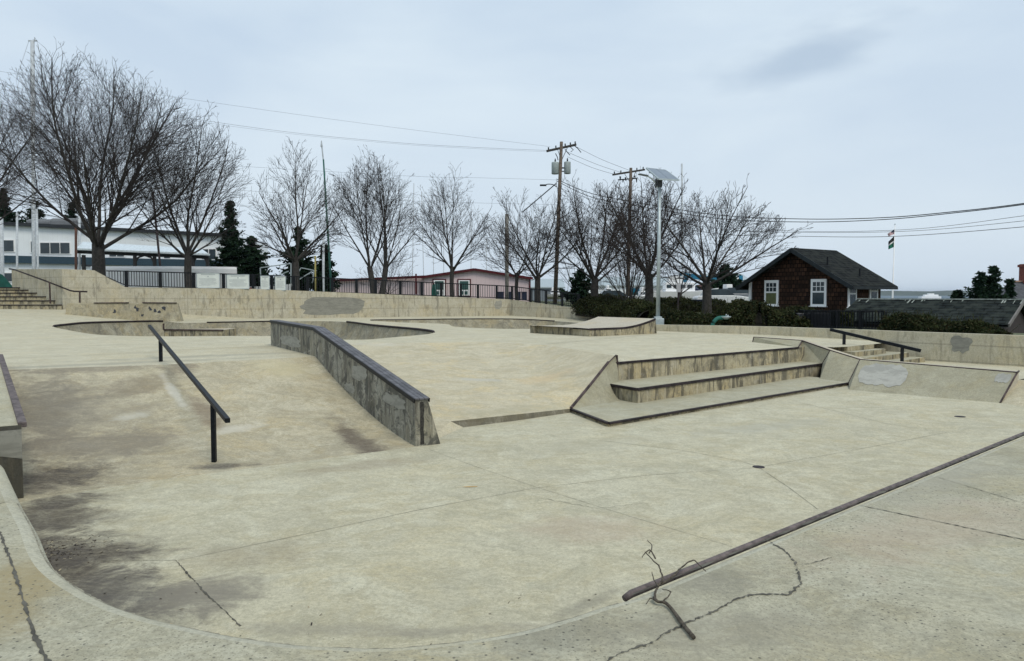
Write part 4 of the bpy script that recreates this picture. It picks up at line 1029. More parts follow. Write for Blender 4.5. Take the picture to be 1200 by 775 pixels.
tree_at(-45,50,95,-160,70,.35,3.0,6,13,'bare tree whose branches reach in from the left edge of the photo', dens=.95)
tree_at(222,49,126,165,300,.25,2.6,6,5,'slender tall bare tree beside the two wide notice boards', spread=(12,55), dens=1.35)
tree_at(347,51,164,290,392,.27,2.4,7,8,'bushy bare tree with short trunk just right of the narrow notice boards', spread=(15,58), thin=.012, dens=1.35)
tree_at(440,52,180,385,492,.22,2.3,6,21,'bare tree with two leaning stems behind the grey painted-over wall patch', twin=True, spread=(15,58), dens=1.35)
tree_at(530,54,200,494,580,.17,2.6,7,30,'neat vase shaped bare tree in front of the pink building windows', spread=(10,50), dens=1.35)
tree_at(606,56,242,568,648,.15,2.4,6,34,'small bare tree at the right end of the pink building', dens=1.4)
tree_at(630,55,215,570,682,.24,2.2,6,37,'bare tree just left of the transformer pole', spread=(15,62), thin=.012, dens=1.4)
tree_at(697,54,208,640,765,.30,2.2,7,41,'dense bare tree just right of the transformer pole', mat2=M_twigR, spread=(12,55), thin=.012, dens=1.4)
tree_at(760,50,203,700,828,.30,2.6,7,46,'dense bare tree directly behind the solar lamp post', mat2=M_twigR, spread=(10,50), thin=.012, dens=1.4)
tree_at(828,46,222,762,940,.30,2.2,7,52,'wide low bare tree leaning towards the shingled cottage', spread=(20,68), thin=.012, dens=1.4)
tree_at(737,44,245,690,785,.10,.5,14,60,'tangled reddish thicket between the two bare trees by the lamp', mat2=M_twigR, spread=(5,40), name='bare_shrub', cat='shrub')
tree_at(455,62,285,415,480,.07,.4,7,63,'leafless shrub behind the fence left of the pink building', spread=(15,60), name='bare_shrub', cat='shrub', group='bare shrubs')
tree_at(672,70,262,650,700,.14,2,6,66,'faint bare tree far behind the transformer pole', dens=.7)
tree_at(797,62,250,770,830,.16,2,6,68,'faint bare tree far behind the right of the solar lamp', dens=.75)

# ------------------------------------------------------------------ conifers
def conifer(loc, H, rad, seed, label, gaps=.25, group='dark conifers in the background', step=.26):
    rr = random.Random(seed); L0 = Vector(loc); root = empty('conifer', loc, label, 'conifer', group)
    T = MB(); T.tube([L0-Vector((0,0,.3)), L0+Vector((0,0,H*.97))], [rad*.09+.06,.02], 7); T.build('trunk', M_bark, root)
    Cn = MB(); z = H*.1
    while z < H*.99:
        f = (1-z/H); rz_ = rad*(f**.75)*rr.uniform(.5,1.3)+.1; n = int(7+9*f)
        for k in range(n):
            if rr.random() < gaps: continue
            az = rr.uniform(0,6.283); L = rz_*rr.uniform(.6,1.15); d = Vector((math.cos(az),math.sin(az),rr.uniform(-.25,.15)))
            m_ = max(3,int(L/.16))
            for j in range(m_):
                t = (j+1)/m_; c = L0+Vector((0,0,z)) + d*L*t + Vector((0,0,.25*L*t*t))
                for _ in range(5):
                    s = rr.uniform(.14,.32)*(1.2-.5*t); u = Vector((rr.gauss(0,1),rr.gauss(0,1),rr.gauss(0,.5))).normalized()*s; v = perp(u.normalized(),rr)*s*.45
                    q = c+Vector((rr.gauss(0,.09),rr.gauss(0,.09),rr.gauss(0,.07))); Cn.add([q-u,q+v,q+u,q-v],[(0,1,2,3)])
        z += step*rr.uniform(.7,1.3)
    Cn.build('crown', M_conifer, root)
def con_at(px, D, topy, wpx, seed, label, **kw):
    wpx *= 1.12
    X = (px-600)/880*D; z = zt(X,D); H = EYE+(345-topy)/880*D-z; conifer(Vector((X,D,z)), H, wpx/2/880*D, seed, label, **kw)
con_at(272,72,236,46,1,'tall dark conifer at the right end of the white boatyard building', gaps=.2)
con_at(296,74,278,60,2,'broad dark conifer left of the third bare tree', gaps=.1)
con_at(350,68,268,58,3,'dark conifer showing through the bushy bare tree', gaps=.3)
con_at(381,70,288,32,4,'small dark conifer behind the green mast', gaps=.1)
con_at(8,100,222,70,5,'dark conifer above the roof at the far left edge', gaps=.1)
con_at(45,98,236,60,6,'lower dark conifer above the white building roof, behind the white masts', gaps=.1)
con_at(88,95,238,50,7,'dark conifer peeking over the roof left of the tallest tree', gaps=.15)
con_at(1162,58,313,36,8,'tall dark conifer over the right end of the long low roof', gaps=.3)
con_at(1148,58,320,40,9,'ragged dark conifer left of the tallest one above the low roof', gaps=.35)
con_at(1122,56,341,32,10,'low dark conifer just above the ridge of the low roof', gaps=.3)
con_at(1183,60,327,14,11,'small dark conifer beside the steep roof with brick chimney', gaps=.2)
con_at(680,62,318,40,12,'dark evergreen right of the transformer pole base', gaps=.1)
con_at(850,75,308,55,14,'dark evergreen mass behind the wide low bare tree', gaps=.1)

# ------------------------------------------------------------------ hedges
def hedge(name, label, path, h0, wd, seed, nleaf, cat='hedge', group=None, mat=M_hedge, ls=(.035,.075)):
    rr = random.Random(seed); P_ = resample([Vector(p) for p in path], 60); root = empty(name, P_[0], label, cat, group)
    hf = lambda i: (h0[0] if isinstance(h0,tuple) and len(h0)==1 else (h0 if not callable(h0) else h0(i/59)))
    Cn = MB(); rows = []
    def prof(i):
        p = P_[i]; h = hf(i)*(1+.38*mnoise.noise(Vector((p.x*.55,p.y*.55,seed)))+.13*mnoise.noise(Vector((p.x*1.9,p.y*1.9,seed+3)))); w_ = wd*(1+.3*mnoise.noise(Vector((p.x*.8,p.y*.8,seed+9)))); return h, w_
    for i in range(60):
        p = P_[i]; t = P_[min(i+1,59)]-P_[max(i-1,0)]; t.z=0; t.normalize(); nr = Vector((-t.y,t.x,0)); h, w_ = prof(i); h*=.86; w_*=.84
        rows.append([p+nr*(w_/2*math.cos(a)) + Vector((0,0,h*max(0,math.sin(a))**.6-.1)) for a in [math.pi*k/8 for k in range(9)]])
    Cn.grid(rows); Cn.build('inner_core', M_core, root)  # solid dark core keeps the hedge opaque, inner shade put into its colour
    Lf = MB()
    for _ in range(nleaf):
        s = rr.random()*58.99; i = int(s); p = P_[i].lerp(P_[i+1], s-i); t = P_[i+1]-P_[i]; t.z=0; t.normalize(); nr = Vector((-t.y,t.x,0)); h, w_ = prof(i)
        a = rr.uniform(0,math.pi); k = 1+rr.gauss(0,.075)+ .10*mnoise.noise(Vector((p.x*3,p.y*3,a*2)))
        q = p+nr*(w_/2*math.cos(a)*k)+Vector((0,0,h*max(0,math.sin(a))**.6*k))
        sz = rr.uniform(*ls); u = Vector((rr.gauss(0,1),rr.gauss(0,1),rr.gauss(0,1))).normalized()*sz; v = perp(u.normalized(),rr)*sz*.55
        Lf.add([q-u,q+v,q+u,q-v],[(0,1,2,3)])
    for _ in range(nleaf//220):     # stray shoots
        i = rr.randrange(59); p = P_[i]; h, w_ = prof(i); q = p+Vector((rr.gauss(0,w_*.2),rr.gauss(0,w_*.2),h*.9)); Lf.tube([q, q+Vector((rr.gauss(0,.1),rr.gauss(0,.1),rr.uniform(.1,.38)))], .008, 3)
    Lf.build('foliage', mat, root)
g2 = lambda px, D: Vector(((px-600)/880*D, D, zt((px-600)/880*D, D)-.1))
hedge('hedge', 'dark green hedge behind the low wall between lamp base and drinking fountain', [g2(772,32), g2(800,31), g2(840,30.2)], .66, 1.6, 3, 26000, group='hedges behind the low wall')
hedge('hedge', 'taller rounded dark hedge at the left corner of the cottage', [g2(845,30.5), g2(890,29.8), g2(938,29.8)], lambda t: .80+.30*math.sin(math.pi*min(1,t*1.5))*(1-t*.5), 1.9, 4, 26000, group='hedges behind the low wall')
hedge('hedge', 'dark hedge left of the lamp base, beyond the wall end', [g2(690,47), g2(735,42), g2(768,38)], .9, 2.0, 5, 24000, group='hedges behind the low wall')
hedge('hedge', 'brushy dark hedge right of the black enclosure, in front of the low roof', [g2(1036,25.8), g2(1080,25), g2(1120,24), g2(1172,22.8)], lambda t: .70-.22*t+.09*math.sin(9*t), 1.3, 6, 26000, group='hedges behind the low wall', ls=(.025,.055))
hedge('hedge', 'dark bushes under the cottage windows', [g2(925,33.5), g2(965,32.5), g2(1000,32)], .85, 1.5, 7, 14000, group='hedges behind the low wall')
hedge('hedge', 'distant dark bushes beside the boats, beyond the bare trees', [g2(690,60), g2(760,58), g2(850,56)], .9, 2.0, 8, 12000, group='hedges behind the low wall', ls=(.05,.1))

# ------------------------------------------------------------------ solar lamp
Ls = RW[0]+Vector((.12,.45,0)); lb = atD(771,379,30.3); Lx = lb.x
zb0 = .18; lp = empty('solar_lamp', Vector((Lx,30.3,zb0)), 'tall grey solar street lamp with tilted panels and curved arm', 'street lamp')
m = MB(); m.box((Lx,30.3,zb0+.13), (.42,.42,.44)); m.box((Lx,30.3,zb0+.385),(.28,.28,.07)); m.build('base', M_galv, lp, bevel=.02)
ztp = EYE+(345-216)/880*30.3*1.0
m = MB(); m.tube([(Lx,30.3,zb0+.2),(Lx+.02,30.3,ztp+.1)], [.085,.06], 12); m.build('pole', M_galv, lp, smooth=True)
Dl = 30.3
m = MB(); pa = [atD(x,y,Dl) for x,y in ((758,197),(778,198.6),(795.5,210.8),(775,209))]
# tilted panel: far edge higher and further away
pc = atD(776,204,Dl); q0 = atD(757.5,196.8,Dl+.9); q1 = atD(780,199.5,Dl+1.0); q2 = atD(795.8,210.8,Dl-.35); q3 = atD(772,209.5,Dl-.45)
nrm = (q1-q0).cross(q3-q0).normalized(); nrm = -nrm if nrm.z < 0 else nrm
for (s0,s1) in ((.0,.49),(.51,1)):
    m.add([q0.lerp(q1,s0), q0.lerp(q1,s1), q3.lerp(q2,s1), q3.lerp(q2,s0)]+[p-nrm*.05 for p in (q0.lerp(q1,s0), q0.lerp(q1,s1), q3.lerp(q2,s1), q3.lerp(q2,s0))], [(0,1,2,3),(7,6,5,4),(0,4,5,1),(1,5,6,2),(2,6,7,3),(3,7,4,0)])
m.build('solar_panel', simple('solar glass', (.20,.24,.29), .45, 0, .06, 2, 0, .2), lp)
m = MB(); m.bar(q0.lerp(q3,.25)-nrm*.08, q1.lerp(q2,.25)-nrm*.08,.06,.06); m.bar(q0.lerp(q3,.8)-nrm*.08, q1.lerp(q2,.8)-nrm*.08,.06,.06)
for a_,b_ in ((q0,q1),(q1,q2),(q2,q3),(q3,q0)): m.bar(a_-nrm*.02,b_-nrm*.02,.04,.06)
m.build('panel_frame', M_galv, lp)
m = MB(); m.box((Lx+.02,Dl+.05,ztp+.0),(.18,.26,.32)); m.box((Lx-.13,Dl+.05,ztp+.02),(.05,.24,.32)); m.build('battery_box', simple('battery box', (.03,.035,.04),.5), lp, bevel=.01)
m = MB(); m.tube(catmull([atD(772,224,Dl),atD(769,216,Dl),atD(763,209,Dl-.1),atD(757.5,206,Dl-.2),atD(755,205.6,Dl-.25)],4), .032, 7); m.build('arm', M_galv, lp, smooth=True)
m = MB(); a_ = atD(758.5,206.2,Dl-.15); b_ = atD(749,204.2,Dl-.4); m.bar(a_,b_,.16,.05); m.build('lamp_head', simple('lamp head grey', (.12,.14,.15),.5), lp, bevel=.015)

# ------------------------------------------------------------------ utility poles
def utility_pole(px, D, topy, tilt, label, arm, trans, seed):
    X = (px-600)/880*D; z = zt(X,D); zt_p = EYE+(345-topy)/880*D; root = empty('utility_pole', (X,D,z), label, 'utility pole', 'utility poles')
    tp = Vector((X+tilt,D,zt_p)); m = MB(); m.tube([(X,D,z-.3),tp], [.2,.14], 10); m.build('pole', M_wood, root, smooth=True)
    (x0,y0),(x1,y1) = arm; a = atD(x0,y0,D-.6); b = atD(x1,y1,D+1.0)
    m = MB(); m.bar(a,b,.13,.17)
    if trans: m.bar(a+Vector((0,.3,.02)), b+Vector((0,.3,.02)), .13,.17)
    m.bar(a.lerp(b,.35), Vector((tp.x,D-.05,a.z-.75)), .04,.04); m.bar(a.lerp(b,.72), Vector((tp.x,D-.05,a.z-.75)), .04,.04)
    m.build('crossarm', simple('dark crossarm wood',(.04,.038,.035),.9) if 'dark crossarm wood' not in bpy.data.materials else bpy.data.materials['dark crossarm wood'], root)
    for t_ in ((.05,.3,.62,.8,.97) if trans else (.05,.25,.75,.95)):
        m = MB(); p = a.lerp(b,t_); m.tube([p+Vector((0,0,.08)),p+Vector((0,0,.14)),p+Vector((0,0,.2)),p+Vector((0,0,.28))],[.03,.07,.05,.06],7); m.build('insulator', M_blackmetal, root)
    return root, tp, a, b
M_trans = simple('transformer grey', (.33,.38,.38), .5)
up1, tp1, a1, b1 = utility_pole(650,66,168.5,.55,'tall wooden utility pole with two grey transformer cans','X' and ((641,177),(675,169.5)), True, 1)
for (x0,x1,y0,y1,dy) in ((646.3,655,190,204.2,-.25),(661,668.8,189.5,203.8,.25)):
    m = MB(); c0 = atD((x0+x1)/2,y1,66); c1 = atD((x0+x1)/2,y0,66); r_ = (x1-x0)/2/880*66
    m.tube([c0,c0+(c1-c0)*.03,c0+(c1-c0)*.9,c0+(c1-c0)*.97,c1],[r_*.9,r_,r_,r_*.95,r_*.5],14); tr_ = m.build('transformer', M_trans, up1, smooth=True)
    m = MB(); m.tube([c1-Vector((0,0,.05)),c1+Vector((0,0,.12)),c1+Vector((0,0,.3))],[.05,.07,.03],7); m.build('bushing', M_blackmetal, tr_) 
m = MB(); m.bar(atD(654,197,66.05), atD(662,197,66.05), .08,.12); m.bar(atD(654,201,66.05), atD(662,201,66.05), .08,.08)
m.tube(catmull([atD(652,219,66),atD(648,216.5,65.6),atD(642,216,65),atD(638,217.5,64.6)],3),.04,5); m.box(atD(636.5,217.3,64.5),(.55,.25,.12))
for (pt) in ([(672,170),(677,174),(681,179)],[(662,175),(666,180),(668,182)],[(651,180),(653,184),(654,188)],[(668,172),(672,176),(669,178)]): mj = MB(); mj.tube([atD(x,y,66.3) for x,y in pt],.035,4); mj.build('jumper_wire', M_blackmetal, up1)
m.build('bracket', M_blackmetal, up1)
up2, tp2, a2, b2 = utility_pole(735,72,198.5,.25,'plain wooden utility pole with one long crossarm behind the reddish trees', ((718,205),(755.5,199)), False, 2)
m = MB(); m.bar(atD(724,211,72), atD(747,209,72),.08,.1)
m.build('bracket', M_blackmetal, up2)
for (x,y) in ((727,209),(730,212),(733,210),(744,208),(746,212)): m = MB(); m.tube([atD(x,y-2,71.8),atD(x,y+2,71.8)],[.08,.04],6); m.build('insulator', M_blackmetal, up2)
# bare wooden post and light poles near the fence
def pole(name, px, D, y0, y1, r, mat, label, cat, tilt=0, group=None, r1=None):
    a = atD(px,y1,D); b = atD(px+tilt,y0,D); z = min(a.z, zt(a.x,D)); m = MB(); m.tube([Vector((a.x,D,z-.2)), a, b], [r,r,r1 or r], 8); o = m.build(name, mat, loc=Vector((a.x,D,z)), smooth=True); return tag(o,label,cat,group)
pole('wooden_post',594,60,251,345,.15,simple('silvered wood',(.16,.155,.14),.9,0,.3,4,.3),'short grey wooden pole without crossarm right of the pink building gable','pole')
M_maskw = simple('white mast', (.45,.49,.52),.6); M_gm = simple('green mast',(.01,.09,.07),.5)
mo = [("pole",)]
m0 = pole('boat_mast',388,57,187,335,.09,M_gm,'dark green mast with pale top right of the bushy bare tree','mast',-9,'masts in the boatyard',.06)
m = MB(); a = atD(378.8,187,57); m.tube([a, atD(377,170,57)],.05,6); m.tube([atD(376.9,172,57),atD(376.7,165,57)],[.09,.03],6); m.build('mast_top', M_maskw, m0)
def mast(px, D, y0, y1, r, label, tilt=0, mat=M_maskw, spreader=False, group='masts in the boatyard'):
    root = pole('boat_mast', px, D, y0, y1, r, mat, label, 'mast', tilt, group)
    if spreader:
        m = MB(); top = atD(px+tilt,y0,D); m.bar(top+Vector((-.35,0,0)), top+Vector((.4,0,0)),.08,.1); m.bar(top+Vector((.2,0,0)),top+Vector((.2,0,.3)),.05,.05)
        m.tube([top+Vector((-.3,0,0)), atD(20,90,D)],.018,4); m.tube([top+Vector((.4,0,0)), atD(50,90,D)],.018,4); m.build('masthead', M_maskw, root)
mast(40,65,48,345,.16,'tall white mast with masthead rising above the leftmost bare trees',-2,spreader=True)
mast(20,62,250,345,.085,'thick white mast, left of the pair crossing the white building',0)
mast(45,62,245,345,.085,'thick white mast, right of the pair crossing the white building',-2)
mast(93,64,232,345,.10,'thin white mast just left of the tallest tree trunk',0)
mast(190,60,225,335,.09,'dark leaning mast in front of the open shelter',-11,mat=M_copingD)
mast(89,55,266,335,.09,'rusty brown pole left of the tallest tree trunk',0,mat=simple('rusty pole',(.14,.07,.05),.8))
mast(3,60,255,345,.16,'white post at the left edge of the photo beside the teal tarp',-2)
mast(369.5,62,300,340,.07,'short yellow pole between two dark conifers',0,mat=simple('yellow pole',(.30,.26,.08),.7))
mast(379,62,280,340,.1,'short white pole left of the green mast',0)
for i,(x,y0,tl) in enumerate(((483,215,2),(497,225,-3),(508,275,0),(520,262,0),(552,248,0),(570,280,0),(665,300,4),(690,315,-2),(722,290,0),(683,290,3))):
    mast(x,95,y0,345,.05,('hairline pale mast seen between the bare trees, number %d from the left' % (i+1)) if False else 'hairline pale mast far off between the bare trees',tl)
mast(800,80,192,345,.10,'pale mast with small masthead right of the solar panels',-1)

# ------------------------------------------------------------------ wires
def wire(pts, Ds, label, r=.018, group='overhead wires'):
    P_ = catmull([atD(x,y,D) for (x,y),D in zip(pts,Ds)], 10); m = MB(); m.tube(P_, r, 4); tag(m.build('overhead_wire', M_blackmetal), label, 'wire', group)
wire([(-60,75),(247,120),(450,148),(645,172)],[60,62,64,66],'topmost thin wire from the transformer pole to the left',.007)
wire([(-60,95),(285,148),(450,166),(560,173),(643,176.5)],[60,62,64,65,66],'second thin wire from the transformer pole sloping up left',.009)
wire([(-60,100),(285,150),(450,167.5),(560,174.5),(643,178)],[60.2,62.2,64.2,65.2,66.2],'thin wire running just below the second one',.006)
wire([(200,190),(470,206),(560,208.5),(652,211)],[60,63,65,66],'faint wire below the transformers on the left side',.007)
wire([(200,218),(470,235),(560,238),(652,240)],[60,63,65,66],'lowest faint wire left of the transformer pole',.007)
wire([(675,172),(705,187),(738,200)],[66.5,69,72],'upper wire between the two utility poles',.014)
wire([(664,178),(700,193),(727,202)],[66.5,69,72],'middle wire between the two utility poles',.014)
wire([(665,184),(695,197),(722,205)],[66.5,69,72],'third wire between the two utility poles',.014)
wire([(652,210),(690,226),(738,236),(840,252),(940,256.8),(1035,255.2),(1120,248),(1200,238.5),(1300,222)],[66,69,72,68,62,56,50,45,40],'upper heavy cable running right past the cottage roof',.03)
wire([(652,212),(690,230),(738,240),(840,256),(940,260.3),(1035,257.5),(1120,249.5),(1200,239.8),(1300,224)],[66,69,72,68,62,56,50,45,40],'lower heavy cable running right past the cottage roof',.028)
wire([(652,219),(690,233),(738,246),(840,262),(933,271),(1065,269),(1200,253),(1300,238)],[66,69,72,68,62,56,45,40],'thin wire right of the poles crossing the top of the flags',.014)
wire([(738,250),(840,268),(933,272.5),(1065,271),(1200,259),(1300,246)],[72,68,62,56,45,40],'thin wire right of the poles crossing the first flag',.014)
wire([(738,256),(840,274),(933,277),(1047,277.2),(1200,266),(1300,255)],[72,68,62,56,45,40],'lowest thin wire right of the poles above the cottage',.018)
wire([(652,215),(632,232),(612,249)],[66,64,62],'short dark guy wire slanting down left of the transformer pole',.05)

# ------------------------------------------------------------------ white boatyard building
DB = 78
wb = empty('boatyard_building', atD(130,345,DB), 'long white two storey boatyard building with dark roof edge at the left', 'building')
zr0 = atD(0,262,DB).z; x_l = atD(-80,262,DB).x; x_r = atD(262,275,DB).x; zrR = atD(262,276,DB).z; zg = 1.6
zlft = zr0 + (zr0-zrR)*80/262
m = MB(); m.prism([(x_l,DB),(x_r,DB),(x_r,DB+14),(x_l,DB+14)], zg-.5, [zlft,zrR,zrR,zlft]); m.build('wall', M_shed, wb)
m = MB(); a = Vector((x_l,DB-.15,zlft)); b = Vector((x_r+.2,DB-.15,zrR)); m.bar(a,b,.5,.35); m.prism([(x_l,DB),(x_r,DB),(x_r,DB+14),(x_l,DB+14)], [zlft+.003,zrR+.003,zrR+.003,zlft+.003], [zlft+.12,zrR+.12,zrR+.12,zlft+.12]); m.build('roof', M_roofd, wb)
m = MB(); m.bar(atD(-80,302,DB-.2), atD(262,309.5,DB-.2), .3, .75); m.build('dark_band', simple('navy band',(.02,.05,.075),.6), wb)
for (x0,x1,y0,y1) in ((2,17,281.5,295),(36,42,283,296),(47,82.5,284.5,297.5),(4,16,320,330),(95,110,306,313),(236,253.5,292,304),(192,200,298,303),(128,146,297,301)):
    a = atD(x0,y0,DB-.03); b = atD(x1,y1,DB-.03); c = (a+b)/2
    m = MB(); m.box(c,(b.x-a.x+.16,.08,a.z-b.z+.16)); w_ = m.build('window', M_white, wb)
    m = MB(); n=max(1,round((x1-x0)/11))
    for k in range(n):
        xa = a.x+(b.x-a.x)*k/n+.05; xb = a.x+(b.x-a.x)*(k+1)/n-.05; m.box(((xa+xb)/2,DB-.09,c.z),(xb-xa,.04,a.z-b.z-.06))
    m.build('pane', M_glassd, w_)
# rooftop ducts
m = MB(); m.box(atD(85,262,DB+5),(4,2,1.0)); m.box(atD(52,262,DB+6),(3,2,.8)); m.build('roof_duct', simple('duct', (.16,.17,.18),.7), wb, bevel=.3)
# open shelter
DS = 62; sh = empty('open_shelter', atD(185,345,DS), 'open timber shelter with pale metal roof in front of the white building', 'shelter')
m = MB(); e0 = atD(88,292,DS); e1 = atD(246,298.5,DS); r0_ = atD(97,283.5,DS+3); r1_ = atD(236,291.5,DS+3)
m.add([e0,e1,r1_,r0_],[(0,1,2,3)]); m.add([p-Vector((0,0,.12)) for p in (e0,e1,r1_,r0_)],[(3,2,1,0)]); m.bar(e0-Vector((0,0,.0)),e1,.06,.14); o=m.build('roof', simple('pale metal roof',(.55,.62,.66),.45), sh)
m = MB(); m.bar(atD(90,295,DS+.3),atD(243,301.5,DS+.3),.2,.3)
for x in (98,158,181,226,243):
    a = atD(x,299,DS+.3); m.bar(a,Vector((a.x,a.y,zt(a.x,DS)-.2)),.22,.22)
for x,s in ((158,1),(181,-1),(226,1),(243,-1)):
    m.tube([atD(x,309,DS+.3),atD(x+s*4,302,DS+.3),atD(x+s*11,299.5,DS+.3)],.08,5)
m.build('frame', simple('dark timber',(.02,.02,.022),.8), sh)
m = MB(); m.prism([(e.x,e.y) for e in (atD(97,300,DS+4),atD(244,300,DS+4),atD(244,300,DS+4.2),atD(97,300,DS+4.2))], 1.4, 3.2); 
# white wrapped hulls behind the fence
def hull(px0,px1,D,y0,y1,label,mat=M_white,name='wrapped_boat',cat='boat',group='boats in the yard',cab=False,stripe=None,beam=2.4,flat=False):
    a = atD(px0,y1,D); b = atD(px1,y1,D); L = b.x-a.x; zb = a.z; zt2 = atD(px0,y0,D).z; hgt = zt2-zb
    root = empty(name, Vector(((a.x+b.x)/2,D,zb)), label, cat, group); m = MB(); rows=[]
    for i in range(13):
        t = i/12; x = a.x+L*t; w_ = beam/2*(1-max(0,(t-.45)/.55)**2.2*.97); s = .22*hgt*max(0,(t-.5)/.5)**2
        if flat: rows.append([Vector((x,D-w_+o_,z_)) for o_, z_ in ((.1,zb+hgt),(0,zb+hgt*.9),(.02,zb-1.6))]+[Vector((x,D+w_+o_,z_)) for o_, z_ in ((0,zb-1.6),(0,zb+hgt*.9),(-.1,zb+hgt))]); continue
        rows.append([Vector((x+L*.05*t,D-w_,zb+hgt*(.8 if cab else 1)+s)), Vector((x,D-w_*.85,zb+hgt*.4+s*.5)), Vector((x-L*.02*t,D-w_*.2,zb+s*.3)), Vector((x-L*.02*t,D+w_*.2,zb+s*.3)), Vector((x,D+w_*.85,zb+hgt*.4+s*.5)), Vector((x+L*.05*t,D+w_,zb+hgt*(.8 if cab else 1)+s))])
    m.grid(rows); m.add(rows[0],[tuple(range(5,-1,-1))]); n_=len(rows)
    for i in range(n_-1): m.add([rows[i][0],rows[i][5],rows[i+1][5],rows[i+1][0]],[(0,1,2,3)])
    m.build('hull', mat, root)
    if cab:
        c = MB(); zc = zb+hgt*.8; c.prism([(a.x+L*.25,D-beam*.3),(a.x+L*.68,D-beam*.28),(a.x+L*.68,D+beam*.28),(a.x+L*.25,D+beam*.3)], zc-.05, zc+hgt*.55); c.prism([(a.x+L*.3,D-beam*.25),(a.x+L*.5,D-beam*.25),(a.x+L*.5,D+beam*.25),(a.x+L*.3,D+beam*.25)], zc+hgt*.55, zc+hgt*.95)
        cb = c.build('cabin', M_white, root, bevel=.05)
        c = MB()
        for k in range(4): c.box((a.x+L*(.30+.1*k), D-beam*.3-.0, zc+hgt*.32),(L*.07,.06,hgt*.2))
        c.build('cabin_window', M_glassd, cb)
    if stripe:
        c = MB(); c.add([rows[i][0]+Vector((0,-.03,-.02)) for i in range(n_)]+[rows[i][0].lerp(rows[i][1],.35)+Vector((0,-.03,0)) for i in range(n_)],[(i,i+1,n_+i+1,n_+i) for i in range(n_-1)]); c.build('hull_stripe', stripe, root)
hull(120,278,54,313,342,'long white wrapped boat hull behind the left fence bays',beam=3,flat=True)
hull(284,340,56,336,352,'small white boat behind the narrow notice boards',beam=2)
m = MB(); m.bar(atD(279,341,53),atD(297,340,53),.3,.35); tag(m.build('red_barrier', simple('red paint',(.4,.03,.05),.5)),'low red object at the foot of the fence below the second notice board','barrier')
m = MB(); a0=atD(1,336,50); m.add([atD(0,321,50),atD(3,322,50.1),atD(16,337,50.4),atD(0,338,50),atD(0,321,50.8),atD(16,337,51.2)],[(0,3,2,1),(1,2,5),(0,1,5,4)]); m.add([atD(-14,325,50),atD(0,321,50),atD(0,338,50),atD(-14,338,50)],[(0,3,2,1)])
tag(m.build('teal_tarp', M_teal, loc=Vector((a0.x,50,a0.z))),'teal tarp draped by the top of the back stairs','tarp')
# pile of pale boat frames behind the third tree
pf = empty('boat_cradle', atD(330,340,64), 'pale metal boat cradle frames under the conifer', 'boat cradle')
m = MB()
for (p,q) in (((305,314),(341,309)),((305,314),(306,335)),((341,309),(341,335)),((310,330),(338,318)),((345,326),(353,314)),((353,314),(368,317)),((368,317),(366,332)),((347,330),(366,318))): m.bar(atD(*p,64),atD(*q,64),.08,.08)
m.build('tubes', M_galv, pf)

# ------------------------------------------------------------------ pink building
DP = 76
pk = empty('pink_building', atD(552,345,DP), 'low pink metal building with dark red trim behind the fence', 'building')
gz = .7; xL = atD(497,330,DP).x; xR = atD(621,324,DP).x; xm = atD(556,316,DP).x; zE = atD(621,325.5,DP).z; zRg = atD(556,316,DP).z
m = MB(); m.prism([(xL,DP),(xR,DP),(xR,DP+16),(xL,DP+16)], gz-1, zE)
m.add([(xL,DP,zE),(xR,DP,zE),(xm,DP,zRg)],[(0,1,2)]); m.build('wall', M_pink, pk)
m = MB(); 
m.add([(xm,DP-.3,zRg+.05),(xR+.3,DP-.3,zE-.05),(xR+.3,DP+16,zE-.05),(xm,DP+16,zRg+.05)],[(0,1,2,3)]); m.add([(xm,DP-.3,zRg+.05),(xL-.3,DP-.3,zE-.05),(xL-.3,DP+16,zE-.05),(xm,DP+16,zRg+.05)],[(3,2,1,0)])
m.build('roof', M_redtrim, pk)
m = MB(); m.bar((xm,DP-.3,zRg),(xR+.3,DP-.3,zE-.1),.1,.25); m.bar((xm,DP-.3,zRg),(xL-.3,DP-.3,zE+.02),.1,.25); m.bar((xR,DP-.06,zE),(xR,DP-.06,gz),.15,.15); m.build('trim', M_redtrim, pk)
# side wing to the left
x2 = atD(380,332,DP+6).x
m = MB(); m.prism([(x2,DP+6),(xL+.2,DP+.5),(xL+.2,DP+14),(x2,DP+14)], gz-1, [atD(380,330,DP+6).z, zE+.05, zE+.05, atD(380,330,DP+6).z]); m.build('side_wing', M_pink, pk)
m = MB(); m.bar((x2,DP+5.8,atD(380,329.5,DP+6).z),(xL,DP+.2,zE+.1),.2,.25); m.bar(atD(487.5,321,DP),atD(487.5,345,DP),.15,.15); m.build('wing_trim', M_redtrim, pk)
for (x0,x1) in ((508.5,521.5),(537.5,550.5)):
    a = atD(x0,328.5,DP); b = atD(x1,346.5,DP); c=(a+b)/2
    m = MB(); m.box((c.x,DP-.06,c.z),(b.x-a.x+.25,.1,a.z-b.z+.25)); w_ = m.build('window', M_redtrim, pk)
    m = MB(); m.box((c.x,DP-.13,c.z),(b.x-a.x,.05,a.z-b.z)); m.build('window_frame', M_white, w_)
    m = MB(); m.box((c.x,DP-.17,c.z+.25),(b.x-a.x-.25,.04,(a.z-b.z)*.55)); m.box((c.x-.2,DP-.17,c.z-.5),(.3,.04,.35)); m.box((c.x+.2,DP-.17,c.z-.5),(.3,.04,.35)); m.build('pane', simple('green blind glass',(.03,.08,.075),.3) if 'green blind glass' not in bpy.data.materials else bpy.data.materials['green blind glass'], w_)
